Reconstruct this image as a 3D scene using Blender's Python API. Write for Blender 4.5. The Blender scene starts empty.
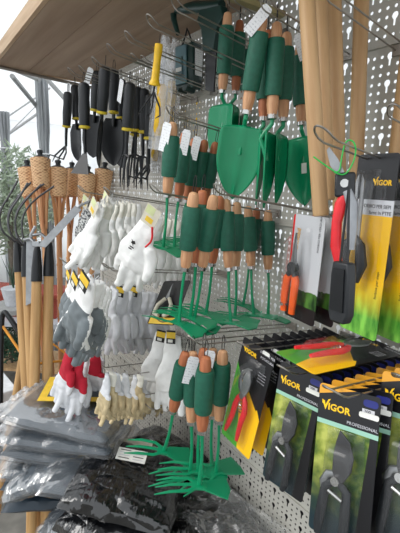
import bpy, bmesh, math, random
from math import sin, cos, pi, radians as R
from mathutils import Vector as V, Matrix as M, noise
random.seed(7)
S = bpy.context.scene
COL = S.collection
# ------------------------------------------------------------------ camera
D, H, F = .75, 1.5, 400.0
pi_, ro, yw = R(11.6), R(1.9), R(36)
fh = V((-cos(yw), sin(yw), 0)); r0 = V((sin(yw), cos(yw), 0))
fw = cos(pi_)*fh - sin(pi_)*V((0, 0, 1)); u0 = r0.cross(fw)
rt = cos(ro)*r0 + sin(ro)*u0; up = cos(ro)*u0 - sin(ro)*r0
CP = V((0, -D, H))
cd = bpy.data.cameras.new('camera'); cam = bpy.data.objects.new('camera', cd); COL.objects.link(cam)
m3 = M((rt, up, -fw)).transposed(); cam.matrix_world = M.Translation(CP) @ m3.to_4x4()
cd.sensor_fit = 'VERTICAL'; cd.sensor_height = 24; cd.lens = 24*F/533; cd.clip_start = .02
S.camera = cam
# ------------------------------------------------------------------ light
w = bpy.data.worlds.new('World'); S.world = w; w.use_nodes = True
nt = w.node_tree; bg = nt.nodes['Background']
bg.inputs[0].default_value = (.93, .97, 1, 1); bg.inputs[1].default_value = 1.25
sd = bpy.data.lights.new('sun', 'SUN'); sd.energy = 1.6; sd.angle = R(35); sd.color = (1, .97, .93)
so = bpy.data.objects.new('sun', sd); COL.objects.link(so)
so.rotation_euler = V((.35, .75, -.62)).to_track_quat('-Z', 'Y').to_euler()
S.view_settings.view_transform = 'Standard'; S.view_settings.look = 'None'
S.view_settings.gamma = 1; S.view_settings.use_curve_mapping = False
S.view_settings.exposure = 0.12

# pixel helpers: a pixel of the photograph to a point of the place
def ray(x, y): return fw + (x-200)/F*rt - (y-266.5)/F*up
def PY(x, y, Y): d = ray(x, y); return CP + d*((Y+D)/d.y)
def PZ(x, y, z): d = ray(x, y); return CP + d*((z-H)/d.z)
def PX(x, y, X): d = ray(x, y); return CP + d*(X/d.x)
def PD(x, y, t): return CP + ray(x, y)*t
def seg(x1, y1, x2, y2, L):
    l = (PY(x1, y1, 0)-PY(x2, y2, 0)).length; Y = -D + D*L/l
    return PY(x1, y1, Y), PY(x2, y2, Y)
# ------------------------------------------------------------------ materials
def lin(c):
    return tuple((v/255/12.92 if v/255 <= .04045 else ((v/255+.055)/1.055)**2.4) for v in c)
def rgb(*c): return (*lin(c), 1)
class NB:
    def __init__(s, name):
        s.m = bpy.data.materials.new(name); s.m.use_nodes = True; s.t = s.m.node_tree; s.b = s.t.nodes['Principled BSDF']
        s.out = s.t.nodes['Material Output']
    def n(s, k, **kw):
        x = s.t.nodes.new(k)
        for a, b in kw.items(): setattr(x, a, b)
        return x
    def set(s, sock, v):
        if hasattr(v, 'is_linked'): s.t.links.new(v, sock)
        else: sock.default_value = v
    def math(s, op, a, b=0., c=0.):
        x = s.n('ShaderNodeMath', operation=op); s.set(x.inputs[0], a); s.set(x.inputs[1], b); s.set(x.inputs[2], c); return x.outputs[0]
    def xyz(s):
        t = s.n('ShaderNodeTexCoord'); q = s.n('ShaderNodeSeparateXYZ'); s.t.links.new(t.outputs['Object'], q.inputs[0]); s.oc = t.outputs['Object']
        return q.outputs
    def mix(s, f, a, b):
        x = s.n('ShaderNodeMix', data_type='RGBA'); s.set(x.inputs[0], f); s.set(x.inputs[6], a); s.set(x.inputs[7], b); return x.outputs[2]
    def noise(s, sc, det=3, vec=None, k='ShaderNodeTexNoise', mp=None):
        x = s.n(k); x.inputs['Scale'].default_value = sc
        if k == 'ShaderNodeTexNoise': x.inputs['Detail'].default_value = det
        if vec is None:
            t = s.n('ShaderNodeTexCoord'); vec = t.outputs['Object']
        if mp:
            q = s.n('ShaderNodeMapping'); q.inputs['Scale'].default_value = mp; s.t.links.new(vec, q.inputs[0]); vec = q.outputs[0]
        s.t.links.new(vec, x.inputs['Vector']); return x.outputs[0]
    def ramp(s, f, *st):
        x = s.n('ShaderNodeValToRGB'); s.set(x.inputs[0], f); e = x.color_ramp.elements
        while len(e) < len(st): e.new(.5)
        for el, (p, c) in zip(e, st): el.position = p; el.color = c
        return x.outputs[0]
    def bump(s, h, st=.3, d=.002):
        x = s.n('ShaderNodeBump'); x.inputs['Strength'].default_value = st; x.inputs['Distance'].default_value = d; s.t.links.new(h, x.inputs['Height'])
        s.t.links.new(x.outputs[0], s.b.inputs['Normal']); return x.outputs[0]
    def col(s, c): s.set(s.b.inputs['Base Color'], c)
    def p(s, **k):
        for a, v in k.items(): s.b.inputs[a.replace('_', ' ')].default_value = v
def plain(name, c, rough=.5, metal=0., var=.12, sc=40, bump=0, bsc=None, mp=None, **k):
    b = NB(name); f = b.noise(sc, 3, mp=mp); c = rgb(*c)
    lo = tuple(v*(1-var) for v in c[:3])+(1,); hi = tuple(min(1, v*(1+var)) for v in c[:3])+(1,)
    b.col(b.ramp(f, (.3, lo), (.7, hi))); b.p(Roughness=rough, Metallic=metal, **k)
    if bump: b.bump(b.noise(bsc or sc*4, 3, mp=mp), bump)
    return b.m
def wood(name, a, c, sc=18, rough=.55, ax='z'):
    b = NB(name); mp = (5, 5, .35) if ax == 'z' else (.35, 5, 5)
    f = b.noise(sc, 5, mp=mp); b.col(b.ramp(f, (.3, rgb(*a)), (.68, rgb(*c)))); b.p(Roughness=rough); b.bump(f, .12); return b.m
def clear(name, tint=(1, 1, 1), gl=.12, haze=.12, sc=30, bst=.6, rough=.08, fk=.7):
    b = NB(name); t = b.t; t.nodes.remove(b.b)
    tr = b.n('ShaderNodeBsdfTransparent'); g = b.n('ShaderNodeBsdfGlossy'); df = b.n('ShaderNodeBsdfDiffuse')
    tr.inputs[0].default_value = (*tint, 1); g.inputs['Roughness'].default_value = rough; df.inputs[0].default_value = (.8, .82, .84, 1)
    x = b.n('ShaderNodeBump'); x.inputs['Strength'].default_value = bst; x.inputs['Distance'].default_value = .01
    t.links.new(b.noise(sc, 4), x.inputs['Height'])
    for q in (g, df): t.links.new(x.outputs[0], q.inputs['Normal'])
    lw = b.n('ShaderNodeLayerWeight'); lw.inputs[0].default_value = .35; t.links.new(x.outputs[0], lw.inputs['Normal'])
    fac = b.math('MULTIPLY_ADD', lw.outputs['Fresnel'], fk, gl)
    m1 = b.n('ShaderNodeMixShader'); m1.inputs[0].default_value = haze; t.links.new(tr.outputs[0], m1.inputs[1]); t.links.new(df.outputs[0], m1.inputs[2])
    m2 = b.n('ShaderNodeMixShader'); t.links.new(fac, m2.inputs[0]); t.links.new(m1.outputs[0], m2.inputs[1]); t.links.new(g.outputs[0], m2.inputs[2])
    t.links.new(m2.outputs[0], b.out.inputs[0]); return b.m
K = {}
K['foam'] = plain('green_foam', (24, 92, 72), .6, bump=.15, sc=120)
K['blade'] = plain('green_enamel', (0, 138, 92), .32, sc=15, var=.08)
K['wood'] = wood('turned_beech', (176, 122, 84), (226, 178, 136))
K['wood_dark'] = wood('reddish_beech', (150, 84, 52), (196, 122, 82))
K['stick'] = wood('pale_pine', (170, 132, 90), (205, 170, 126), 12)
K['forkwood'] = wood('ash_handle', (170, 128, 78), (206, 166, 112), 12)
K['board'] = wood('chipboard', (148, 124, 104), (176, 152, 130), 5, .7, 'x')
K['edge'] = wood('board_edge', (176, 146, 116), (206, 180, 150), 8, .7, 'x')
K['chrome'] = plain('chrome', (190, 190, 188), .22, 1)
K['steel'] = plain('steel', (150, 152, 154), .35, 1)
K['brightsteel'] = plain('polished_steel', (150, 152, 154), .4, .85)
K['darksteel'] = plain('dark_steel', (84, 84, 86), .35, .9)
K['wire'] = plain('zinc_wire', (158, 154, 148), .33, .9)
K['black'] = plain('black_rubber', (30, 33, 37), .45, bump=.1)
K['blacksteel'] = plain('black_steel', (26, 28, 31), .35, .3)
K['yellow'] = plain('yellow_plastic', (238, 190, 20), .4)
K['ring'] = plain('yellow_ring', (205, 180, 40), .45)
K['orange'] = plain('orange_plastic', (232, 92, 20), .38)
K['cord'] = plain('orange_cord', (222, 150, 50), .6)
K['red'] = plain('red_plastic', (214, 30, 40), .35)
K['darkgreen'] = plain('dark_green_plastic', (16, 52, 48), .35)
K['boxblue'] = plain('grey_blue_plastic', (98, 130, 138), .35)
K['terra'] = plain('terracotta', (150, 62, 46), .7)
K['whitep'] = plain('white_paint', (222, 224, 226), .5)
K['greybox'] = plain('grey_panel', (190, 193, 198), .6)
K['tent'] = None
K['floor'] = plain('stone_floor', (120, 118, 112), .8, var=.35, sc=9, bump=.4)
K['peg'] = plain('grey_enamel', (186, 184, 176), .42, .0, var=.04, sc=6)
K['shelf'] = plain('shelf_grey', (150, 150, 148), .5)
K['dark'] = plain('dark_behind_holes', (22, 22, 24), .8)  # near-black colour standing in for the darkness behind the lower peg holes
K['curtain'] = plain('grey_gauze', (160, 163, 166), .9, mp=(6, 6, .3), sc=8, var=.4)
K['alu'] = plain('tent_alu', (150, 151, 150), .5, .2)
K['tag'] = None; K['tubep'] = plain('pale_tent_tube', (196, 197, 198), .5)
b = NB('price_tag'); X, Y_, Z = b.xyz(); f = b.math('GREATER_THAN', b.math('SINE', b.math('MULTIPLY', Z, 1100)), .5)
g = b.math('MULTIPLY', f, b.math('GREATER_THAN', b.noise(300, 1), .5)); b.col(b.mix(g, rgb(238, 240, 242), rgb(206, 208, 212))); b.p(Roughness=.5); K['tag'] = b.m
# knitted / leather gloves
def knit(name, c, bst=.5, sc=500, rough=.9, var=.08): return plain(name, c, rough, bump=bst, sc=25, bsc=sc, var=var)
K['gwhite'] = knit('white_knit', (242, 242, 240)); K['gcream'] = knit('cream_knit', (232, 229, 218))
K['ggrey'] = plain('grey_rubber', (112, 120, 124), .45, var=.2, sc=30, bump=.1)
K['glight'] = knit('light_grey_knit', (218, 220, 224)); K['gdk'] = knit('charcoal_knit', (70, 72, 76))
K['gred'] = knit('red_knit', (186, 26, 50)); K['gleather'] = plain('beige_leather', (196, 178, 140), .8, var=.2, sc=40, bump=.3)
b = NB('dotted_knit'); b.xyz(); v = b.n('ShaderNodeTexVoronoi'); v.inputs['Scale'].default_value = 260; v.inputs['Randomness'].default_value = 0
b.t.links.new(b.oc, v.inputs[0]); b.col(b.mix(b.math('LESS_THAN', v.outputs[0], .42), rgb(200, 198, 190), rgb(30, 30, 30))); b.p(Roughness=.9); K['gdots'] = b.m
b = NB('speckled_knit'); b.col(b.ramp(b.noise(130, 2), (.48, rgb(215, 216, 214)), (.54, rgb(90, 92, 96)))); b.p(Roughness=.9); K['gspeck'] = b.m
# bamboo weave
b = NB('bamboo_weave'); X, Y_, Z = b.xyz(); a_ = b.math('ARCTAN2', X, Y_)
f = b.math('MULTIPLY', b.math('SINE', b.math('MULTIPLY', a_, 12)), b.math('SINE', b.math('MULTIPLY', Z, 520)))
n_ = b.noise(50, 3, mp=(1, 1, 4)); f2 = b.math('MULTIPLY_ADD', f, .18, n_)
b.col(b.ramp(f2, (.25, rgb(168, 114, 74)), (.55, rgb(232, 190, 144)))); b.p(Roughness=.6); b.bump(f2, .7, .004); K['weave'] = b.m
K['bamboo'] = wood('bamboo_pole', (180, 116, 74), (222, 170, 120), 10)
# black glossy film
def film(name, c, st=.75, sc=5.5):
    b = NB(name); b.col(rgb(*c)); b.p(Roughness=.17); b.b.inputs['Coat Weight'].default_value = 1.; b.b.inputs['Coat Roughness'].default_value = .08
    n1 = b.noise(sc, 2, mp=(1, 2.2, 1)); n2 = b.noise(sc*2.4, 3, mp=(2, .7, 1)); r_ = b.math('ABSOLUTE', b.math('SUBTRACT', n1, .5)); r2 = b.math('ABSOLUTE', b.math('SUBTRACT', n2, .5))
    b.bump(b.math('ADD', b.math('MULTIPLY', r_, 2), b.math('MULTIPLY', r2, .45)), st, .03)
    for l in list(b.t.links):
        pass
    bn = [x for x in b.t.nodes if x.type == 'BUMP'][0]; b.t.links.new(bn.outputs[0], b.b.inputs['Coat Normal']); return b.m
K['film'] = film('black_film', (12, 13, 16)); K['cloth'] = plain('slate_cloth', (40, 54, 66), .5, var=.15, sc=10, bump=.3); K['cloth2'] = plain('grey_cloth', (76, 84, 92), .55, var=.15, sc=10, bump=.3)
K['bag'] = clear('clear_bag', gl=.03, haze=.045, sc=11, bst=.8, rough=.14, fk=.3); K['flap'] = clear('crumpled_film', gl=.08, haze=.4, sc=14, bst=1., rough=.2, fk=.5); K['bag2'] = clear('thin_clear_bag', gl=.08, haze=.3, sc=30, bst=.9, rough=.2)
K['blister'] = clear('clear_blister', gl=.02, haze=.015, sc=8, bst=.1, rough=.15, fk=.3)
K['sticker'] = plain('white_sticker', (228, 228, 222), .4)
K['cream'] = plain('cream_header', (214, 208, 190), .6); K['yellowcard'] = plain('yellow_card', (236, 196, 60), .5)
K['blackcard'] = plain('black_card', (20, 20, 22), .35); K['ygreen'] = plain('pale_green_card', (205, 212, 160), .5)
K['ink'] = plain('black_ink', (24, 22, 24), .5); K['logo'] = plain('logo_yellow', (250, 196, 20), .4); K['greyink'] = plain('white_ink', (200, 200, 205), .5)
K['bluelab'] = plain('blue_corner', (36, 44, 120), .4); K['goldink'] = plain('gold_ink', (190, 140, 60), .5)
K['leaf'] = plain('olive_leaf', (158, 172, 148), .6, var=.4, sc=20); K['leafd'] = plain('dark_leaf', (40, 74, 52), .6, var=.4)
K['bark'] = plain('bark', (96, 88, 78), .9, var=.3, bump=.5)
K['greentie'] = plain('green_tie', (40, 170, 70), .4)
K['gold'] = plain('bronze_frame', (150, 140, 100), .4)
K['silver'] = plain('silver_strap', (150, 153, 158), .35, .3)
b = NB('tent_fabric'); t = b.t; t.nodes.remove(b.b); d1 = b.n('ShaderNodeBsdfDiffuse'); d2 = b.n('ShaderNodeBsdfTranslucent'); mx = b.n('ShaderNodeMixShader')
d1.inputs[0].default_value = (.9, .9, .9, 1); d2.inputs[0].default_value = (.95, .96, .97, 1); mx.inputs[0].default_value = .8
t.links.new(d1.outputs[0], mx.inputs[1]); t.links.new(d2.outputs[0], mx.inputs[2]); t.links.new(mx.outputs[0], b.out.inputs[0]); K['tent'] = b.m

def cardmat(name, kind):
    b = NB(name); X, Y_, Z = b.xyz(); gt = lambda a, c: b.math('GREATER_THAN', a, c); lt = lambda a, c: b.math('LESS_THAN', a, c)
    ma = lambda a, k, c: b.math('MULTIPLY_ADD', a, k, c)
    blk, yel, grn, wht = rgb(18, 18, 22), rgb(244, 190, 16), rgb(70, 160, 50), rgb(205, 208, 214)
    if kind == 'red':
        e = ma(X, -.9, ma(b.math('SINE', ma(X, 60, 0)), .01, -.1)); c = b.mix(gt(X, ma(Z, -.25, -.055)), grn, yel); c = b.mix(gt(Z, b.math('ADD', e, 0.0)), c, blk)
        # yellow diagonal stripe on header right
        c = b.mix(b.math('MULTIPLY', gt(Z, ma(X, 1.6, -.19)), gt(Z, ma(X, -.9, -.1))), c, blk)
    elif kind in ('leaf', 'leafw'):
        n1 = b.noise(42, 5); n2 = b.noise(12, 2); le = b.ramp(b.math('MULTIPLY_ADD', n2, .5, b.math('MULTIPLY', n1, .5)), (.36, rgb(16, 34, 14)), (.47, rgb(62, 92, 30)), (.55, rgb(128, 142, 50)), (.66, rgb(180, 186, 90)))
        low = b.math('SMOOTH_MIN', b.math('MAXIMUM', ma(Z, -9, -1.0), 0), 1, .1)
        c = b.mix(low, le, rgb(22, 44, 52)); c = b.mix(gt(X, ma(Z, .07, .044)), c, blk)
        c = b.mix(b.math('MULTIPLY', gt(Z, -.058), 1), c, rgb(150, 196, 176)); c = b.mix(gt(Z, -.05), c, blk)
        if kind == 'leafw': c = b.mix(gt(Z, ma(X, .3, .0085)), c, rgb(226, 160, 48))
    elif kind == 'long':
        n1 = b.noise(60, 4, mp=(1, 1, .3)); g = b.ramp(n1, (.35, rgb(30, 110, 30)), (.65, rgb(130, 200, 80)))
        c = b.mix(b.math('MINIMUM', b.math('MAXIMUM', ma(Z, -16, -3.1), 0), 1), yel, g); c = b.mix(gt(Z, -.085), c, wht); c = b.mix(gt(Z, -.06), c, blk)
    elif kind == 'grey':
        n1 = b.noise(60, 4, mp=(1, 1, .3)); g = b.ramp(n1, (.35, rgb(20, 50, 18)), (.65, rgb(90, 140, 60)))
        c = b.mix(lt(Z, ma(n1, .02, -.135)), rgb(190, 192, 196), g); c = b.mix(lt(Z, -.155), c, rgb(30, 20, 22))
        c = b.mix(b.math('MULTIPLY', lt(X, -.034), gt(Z, -.1)), c, rgb(210, 40, 40))
    elif kind == 'tag':
        c = b.mix(gt(Z, -.03), rgb(232, 190, 40), rgb(40, 38, 36))
    b.col(c); b.p(Roughness=.28); return b.m
for k in ('red', 'leaf', 'leafw', 'long', 'grey', 'tag'): K['card_'+k] = cardmat('card_'+k, k)

# ------------------------------------------------------------------ mesh builder
class MB:
    def __init__(s): s.v = []; s.f = []; s.mi = []; s.ms = []
    def m(s, mat):
        if mat not in s.ms: s.ms.append(mat)
        return s.ms.index(mat)
    def add(s, vs, fs, mat):
        o = len(s.v); s.v += [tuple(v) for v in vs]; s.f += [tuple(i+o for i in f) for f in fs]; s.mi += [s.m(mat)]*len(fs); return s
    def box(s, c, d, mat, rot=None):
        vs = []
        for i in (-1, 1):
            for j in (-1, 1):
                for k in (-1, 1):
                    p = V((i*d[0]/2, j*d[1]/2, k*d[2]/2))
                    if rot: p = rot @ p
                    vs.append(V(c)+p)
        return s.add(vs, [(0, 1, 3, 2), (4, 6, 7, 5), (0, 4, 5, 1), (2, 3, 7, 6), (0, 2, 6, 4), (1, 5, 7, 3)], mat)
    def tube(s, pts, r, mat, n=8, flat=1., fa=None, cap=True):
        pts = [V(p) for p in pts]; rs = r if isinstance(r, (list, tuple)) else [r]*len(pts); rings = []
        a = None
        for i, p in enumerate(pts):
            d = (pts[min(i+1, len(pts)-1)]-pts[max(i-1, 0)]).normalized()
            if a is None:
                a = V(fa) if fa else (V((0, 1, 0)) if abs(d.y) < .9 else V((1, 0, 0)))
            a = (a-d*a.dot(d)).normalized(); b = d.cross(a)
            rings.append([p+a*cos(2*pi*k/n)*rs[i]*flat+b*sin(2*pi*k/n)*rs[i] for k in range(n)])
        vs = [v for q in rings for v in q]; fs = []
        for i in range(len(pts)-1):
            for k in range(n): fs.append((i*n+k, i*n+(k+1) % n, (i+1)*n+(k+1) % n, (i+1)*n+k))
        if cap: fs.append(tuple(range(n))[::-1]); fs.append(tuple((len(pts)-1)*n+k for k in range(n)))
        return s.add(vs, fs, mat)
    def lathe(s, prof, mat, n=14, c=(0, 0, 0), sx=1, sy=1):
        return s.tube([(c[0], c[1], c[2]+z) for r_, z in prof], [max(r_, 1e-4) for r_, z in prof], mat, n)
    def prism(s, out, y0, y1, mat, fn=None):
        n = len(out); fn = fn or (lambda x, z: 0)
        vs = [(x, y0+fn(x, z), z) for x, z in out]+[(x, y1+fn(x, z), z) for x, z in out]
        fs = [tuple(range(n)), tuple(range(2*n-1, n-1, -1))]+[(i, (i+1) % n+0, (i+1) % n+n, i+n)[::-1] for i in range(n)]
        return s.add(vs, fs, mat)
    def grid(s, nu, nv, fn, mat, th=0):
        vs = [fn(i/nu, j/nv) for j in range(nv+1) for i in range(nu+1)]
        fs = [(j*(nu+1)+i, j*(nu+1)+i+1, (j+1)*(nu+1)+i+1, (j+1)*(nu+1)+i) for j in range(nv) for i in range(nu)]
        s.add(vs, fs, mat); s.th = th; return s
    def build(s, name, parent=None, smooth=True, bevel=0, solid=0, sub=0):
        me = bpy.data.meshes.new(name); me.from_pydata(s.v, [], s.f); me.update()
        for x in s.ms: me.materials.append(K[x] if isinstance(x, str) else x)
        me.polygons.foreach_set('material_index', s.mi)
        bm = bmesh.new(); bm.from_mesh(me); bmesh.ops.recalc_face_normals(bm, faces=bm.faces); bm.to_mesh(me); bm.free()
        o = bpy.data.objects.new(name, me); COL.objects.link(o)
        if parent: o.parent = parent
        if smooth:
            me.polygons.foreach_set('use_smooth', [True]*len(me.polygons))
            try: me.set_sharp_from_angle(angle=R(38))
            except Exception: pass
        if bevel: q = o.modifiers.new('b', 'BEVEL'); q.width = bevel; q.segments = 2; q.limit_method = 'ANGLE'
        if solid: q = o.modifiers.new('s', 'SOLIDIFY'); q.thickness = solid; q.offset = 0
        if sub: q = o.modifiers.new('u', 'SUBSURF'); q.levels = sub; q.render_levels = sub
        return o
def tag(o, label, cat, group=None, kind=None):
    if label: o['label'] = label
    if cat: o['category'] = cat
    if group: o['group'] = group
    if kind: o['kind'] = kind
    return o
def empty(name):
    o = bpy.data.objects.new(name, None); o.empty_display_size = .02; COL.objects.link(o); return o
def kids(o): return [c for c in bpy.data.objects if c.parent == o]
CH = {}
def copy_tree(o, parent=None):
    c = o.copy(); COL.objects.link(c); c.parent = parent
    for ch in CH.setdefault(o.name, kids(o)): copy_tree(ch, c)
    return c
def struct(o): o['kind'] = 'structure'; return o
def frame(T, B, s=0):
    z = (V(T)-V(B)).normalized(); a = R(s); x = V((cos(a), sin(a), 0)); x = (x-z*x.dot(z)).normalized(); y = z.cross(x)
    m = M((x, y, z)).transposed().to_4x4(); m.translation = V(T); return m
USED = set()
def place(proto, T, B, spin, label, cat, group=None, sc=1.):
    o = proto if proto.name not in USED else copy_tree(proto)
    if o is not proto:
        for k in list(o.keys()):
            if k in ('label', 'group'): del o[k]
    USED.add(proto.name)
    o.matrix_world = frame(T, B, spin) @ M.Diagonal((sc, sc, sc, 1)); tag(o, label, cat, group); return o
def hang(proto, L, px, spin, label, cat, group=None, sc=1.):
    T, B = seg(*px, L*sc); return place(proto, T, B, spin, label, cat, group, sc)
def textmesh(txt, size, mat, bold=.0):
    c = bpy.data.curves.new('t', 'FONT'); c.body = txt; c.size = size; c.extrude = .00015; c.offset = bold*size; c.resolution_u = 2
    o = bpy.data.objects.new('t', c); COL.objects.link(o); dg = bpy.context.evaluated_depsgraph_get(); dg.update()
    me = bpy.data.meshes.new_from_object(o.evaluated_get(dg)); bpy.data.objects.remove(o)
    me.materials.clear(); me.materials.append(K[mat]); return me
def text(txt, size, mat, parent, loc, name='lettering', bold=0, rotz=0, roll=0, width=None):
    me = textmesh(txt, size, mat, bold); o = bpy.data.objects.new(name, me); COL.objects.link(o); o.parent = parent
    o.location = loc; o.rotation_euler = (R(90), roll, rotz)
    if width:
        xs = [v.co.x for v in me.vertices]; o.scale.x = width/(max(xs)-min(xs))
    return o

# ================================================================== STRUCTURE
# perforated back wall, real holes: blocks of 3x3 cells, one key slot per block
def pegwall():
    P = .016; nb = 40; x1 = .05; z0 = .34
    vs = []; fs = []
    def ringq(cx, cz, hx, hz, hole):
        n = len(hole); o = len(vs); out = []
        for (x, z) in hole:
            a, c = x/hx, z/hz; k = max(abs(a), abs(c)); out.append((x/k, z/k))
        for (x, z) in out: vs.append((cx+x, 0, cz+z))
        for (x, z) in hole: vs.append((cx+x, 0, cz+z))
        for i in range(n): j = (i+1) % n; fs.append((o+i, o+j, o+n+j, o+n+i))
    oc = [(.0033*cos(2*pi*k/8+pi/4), .0033*sin(2*pi*k/8+pi/4)) for k in range(8)]
    key = []
    for k in range(8): a = -pi/4+pi/2*3*k/7; key.append((.0062*cos(a), .008+.0062*sin(a)))
    key += [(-.0022, .001), (-.002, -.0095), (.002, -.0095), (.0022, .001)]
    key = [(x, z) for x, z in key] + [(P/2*.0+0, 0)][:0]
    # add corner-aligned points so the ring reaches the cell corners
    def withcorners(h, hx, hz):
        res = []; n = len(h)
        for i in range(n):
            a = h[i]; c = h[(i+1) % n]; res.append(a)
            for sx in (-1, 1):
                for sz in (-1, 1):
                    d = (sx*hx, sz*hz); c1 = a[0]*d[1]-a[1]*d[0]; c2 = c[0]*d[1]-c[1]*d[0]
                    if c1*c2 < -1e-16:
                        t = c1/(c1-c2); q = (a[0]+(c[0]-a[0])*t, a[1]+(c[1]-a[1])*t)
                        if q[0]*d[0]+q[1]*d[1] > 0: res.append(q)
        return res
    keyc = withcorners(key, P/2, P)
    ph = 7*3*P+.02        # panel height incl. plain band
    zz = z0; seams = []
    while zz < 1.92:
        for b in range(7):
            for i in range(nb):
                bx = x1-(i+1)*3*P-((b % 2)*0)
                bz = zz+.01+b*3*P
                for cx in range(3):
                    for cz in range(3):
                        if cx == 1 and cz == 2: continue
                        if cx == 1 and cz == 1: ringq(bx+1.5*P, bz+2*P, P/2, P, keyc); continue
                        ringq(bx+(cx+.5)*P, bz+(cz+.5)*P, P/2, P/2, oc)
        xa, xb = x1-nb*3*P, x1
        for (za, zb) in ((zz, zz+.01), (zz+ph-.01, zz+ph)):
            o = len(vs); vs.extend([(xa, 0, za), (xb, 0, za), (xb, 0, zb), (xa, 0, zb)]); fs.append((o, o+1, o+2, o+3))
        o = len(vs); vs.extend([(xa, -.0006, zz+ph-.0015), (xb, -.0006, zz+ph-.0015), (xb, -.0006, zz+ph), (xa, -.0006, zz+ph)]); 
        seams.append(zz+ph); zz += ph
    me = bpy.data.meshes.new('wall_back'); me.from_pydata(vs, [], fs); me.update(); me.materials.append(K['peg'])
    o = bpy.data.objects.new('wall_back', me); COL.objects.link(o); struct(o)
    q = o.modifiers.new('s', 'SOLIDIFY'); q.thickness = .0015; q.offset = -1
    for s_ in seams[:-1]:
        mb = MB(); mb.box(((xa+xb)/2, .001, s_), (xb-xa, .012, .003), 'peg'); struct(mb.build('trim_1'))
    return xa, xb, zz
XA, XB, ZT = pegwall()
# uprights of the shelving and a dark sheet added so the lower holes look dark
mb = MB()
for x in (XA+.01,): mb.box((x, .02, 1.0), (.03, .05, 1.9), 'peg')
struct(mb.build('trim_2'))
mb = MB(); mb.box((XA/2-.05, .06, .42), (-XA, .012, .74), 'dark'); struct(mb.build('added_backing_low'))  # added backing, darkens the view through the lower holes
mb = MB(); mb.box((-3, -1, -.02), (12, 9, .04), 'floor'); struct(mb.build('floor', smooth=False))
# timber canopy over the stall
for i, (ya, yb) in enumerate(((-.41, -.285), (-.283, -.155), (-.153, .03))):
    mb = MB(); mb.box((-.85, (ya+yb)/2, 1.96), (2.2, yb-ya, .018), 'board'); struct(mb.build('ceiling', bevel=.001))
mb = MB(); mb.box((-.85, -.418, 1.972), (2.2, .012, .045), 'edge'); struct(mb.build('trim_3'))
mb = MB(); mb.box((-1.955, -.19, 1.965), (.014, .46, .036), 'edge'); mb.tube([(-1.93, -.4, 1.945), (-1.93, .02, 1.925)], .007, 'wire'); struct(mb.build('trim_4'))
# tent: far wall, left wall, roof
mb = MB(); mb.grid(8, 4, lambda u, v: (-8+10*u, 2.6, 3.2*v), 'tent'); struct(mb.build('wall_far', solid=.004))
mb = MB(); mb.grid(4, 4, lambda u, v: (-6.2, -3+5.6*u, 2.3*v+.0), 'tent'); struct(mb.build('wall_left', solid=.004))
mb = MB(); mb.grid(8, 4, lambda u, v: (-6.2+3.9*u, -3+5.6*v, 2.28+.95*u), 'tent'); struct(mb.build('ceiling_tent', solid=.004))
def bar(name, a, b_, r_, mat='alu', label=None, cat=None, st=True):
    mb = MB(); mb.tube([a, b_], r_, mat, 8); o = mb.build(name)
    if st: struct(o)
    return o
bar('trim_5', PD(-6, 126, 4.6), PD(50, 88, 4.0), .009, 'tubep'); bar('trim_5', PD(0, 140, 4.6), PD(40, 112, 4.3), .014, 'tubep'); bar('trim_5', PD(8, 134, 4.3), PD(40, 102, 4.3), .006, 'tubep')
bar('trim_6', PD(12, 76, 2.6), PD(38, 108, 3.2), .016, 'alu')
bar('trim_7', PD(46, 78, 2.4), PD(75, 110, 2.4), .013, 'alu')
bar('trim_8', PD(-10, 58, 2.9), PD(40, 79, 2.9), .025, 'alu')
# post with a gathered curtain
def curtain(px, t, y0, y1, wd, tie, label, seed):
    a = PD(px, y0, t); c = PD(px, y1, t); top = a.z; bot = c.z
    root = empty('curtain'); root.location = (a.x, a.y, 0)
    def fn(u, v):
        an = 2*pi*u; z = top+(bot-top)*v; pinch = 1-.3*math.exp(-((v-tie)/.05)**2)
        r_ = wd*(1+.22*sin(9*an+seed+3*v)+.12*sin(17*an+2*seed)) * pinch*(.85+.25*v)
        return (r_*cos(an)*.9, r_*sin(an)*.6, z)
    mb = MB(); mb.grid(72, 26, fn, 'curtain'); mb.build('gauze', root)
    z = top+(bot-top)*tie; mb = MB(); mb.tube([(wd*.78*cos(q*.3), wd*.55*sin(q*.3), z) for q in range(22)], .006, 'whitep'); mb.build('tieback', root)
    mb = MB(); mb.box((0, 0, top/2), (.05, .05, top), 'alu'); mb.build('post', root)
    return tag(root, label, 'curtain')
curtain(41, 3.1, 78, 420, .074, .22, 'grey gauze curtain gathered round the tent post left of the hanging black tools', 1)
curtain(3, 4.0, 112, 470, .085, .1, 'grey gauze curtain at the far left edge, beyond the olive tree', 3)

# ================================================================== PLANTS, LEFT BACK
def foliage(root, c, rx, rz, n, ll, mat, ry=None, up_=0):
    mb = MB(); ry = ry or rx
    for i in range(n):
        th = random.uniform(0, 2*pi); ph = math.acos(random.uniform(-1, 1)); q = random.random()**.4
        p = V((c[0]+rx*q*sin(ph)*cos(th), c[1]+ry*q*sin(ph)*sin(th), c[2]+rz*q*cos(ph)))
        d = V((random.gauss(0, 1), random.gauss(0, 1), random.gauss(up_, .8))).normalized(); s_ = d.cross(V((random.random(), random.random(), .3))).normalized()
        L = ll*random.uniform(.6, 1.2); w_ = L*.12; k = d.cross(s_)*L*.1
        mb.add([p, p+d*L*.4+s_*w_+k, p+d*L, p+d*L*.4-s_*w_+k], [(0, 1, 2, 3)], mat)
    return mb.build('foliage', root, smooth=False)
tree = empty('olive_tree'); tp = PD(12, 300, 2.9); tree.location = tp
foliage(tree, (-.02, .08, .74), .3, .34, 1700, .075, 'leaf', up_=.5); foliage(tree, (-.15, .05, .5), .2, .2, 500, .07, 'leaf')
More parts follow.
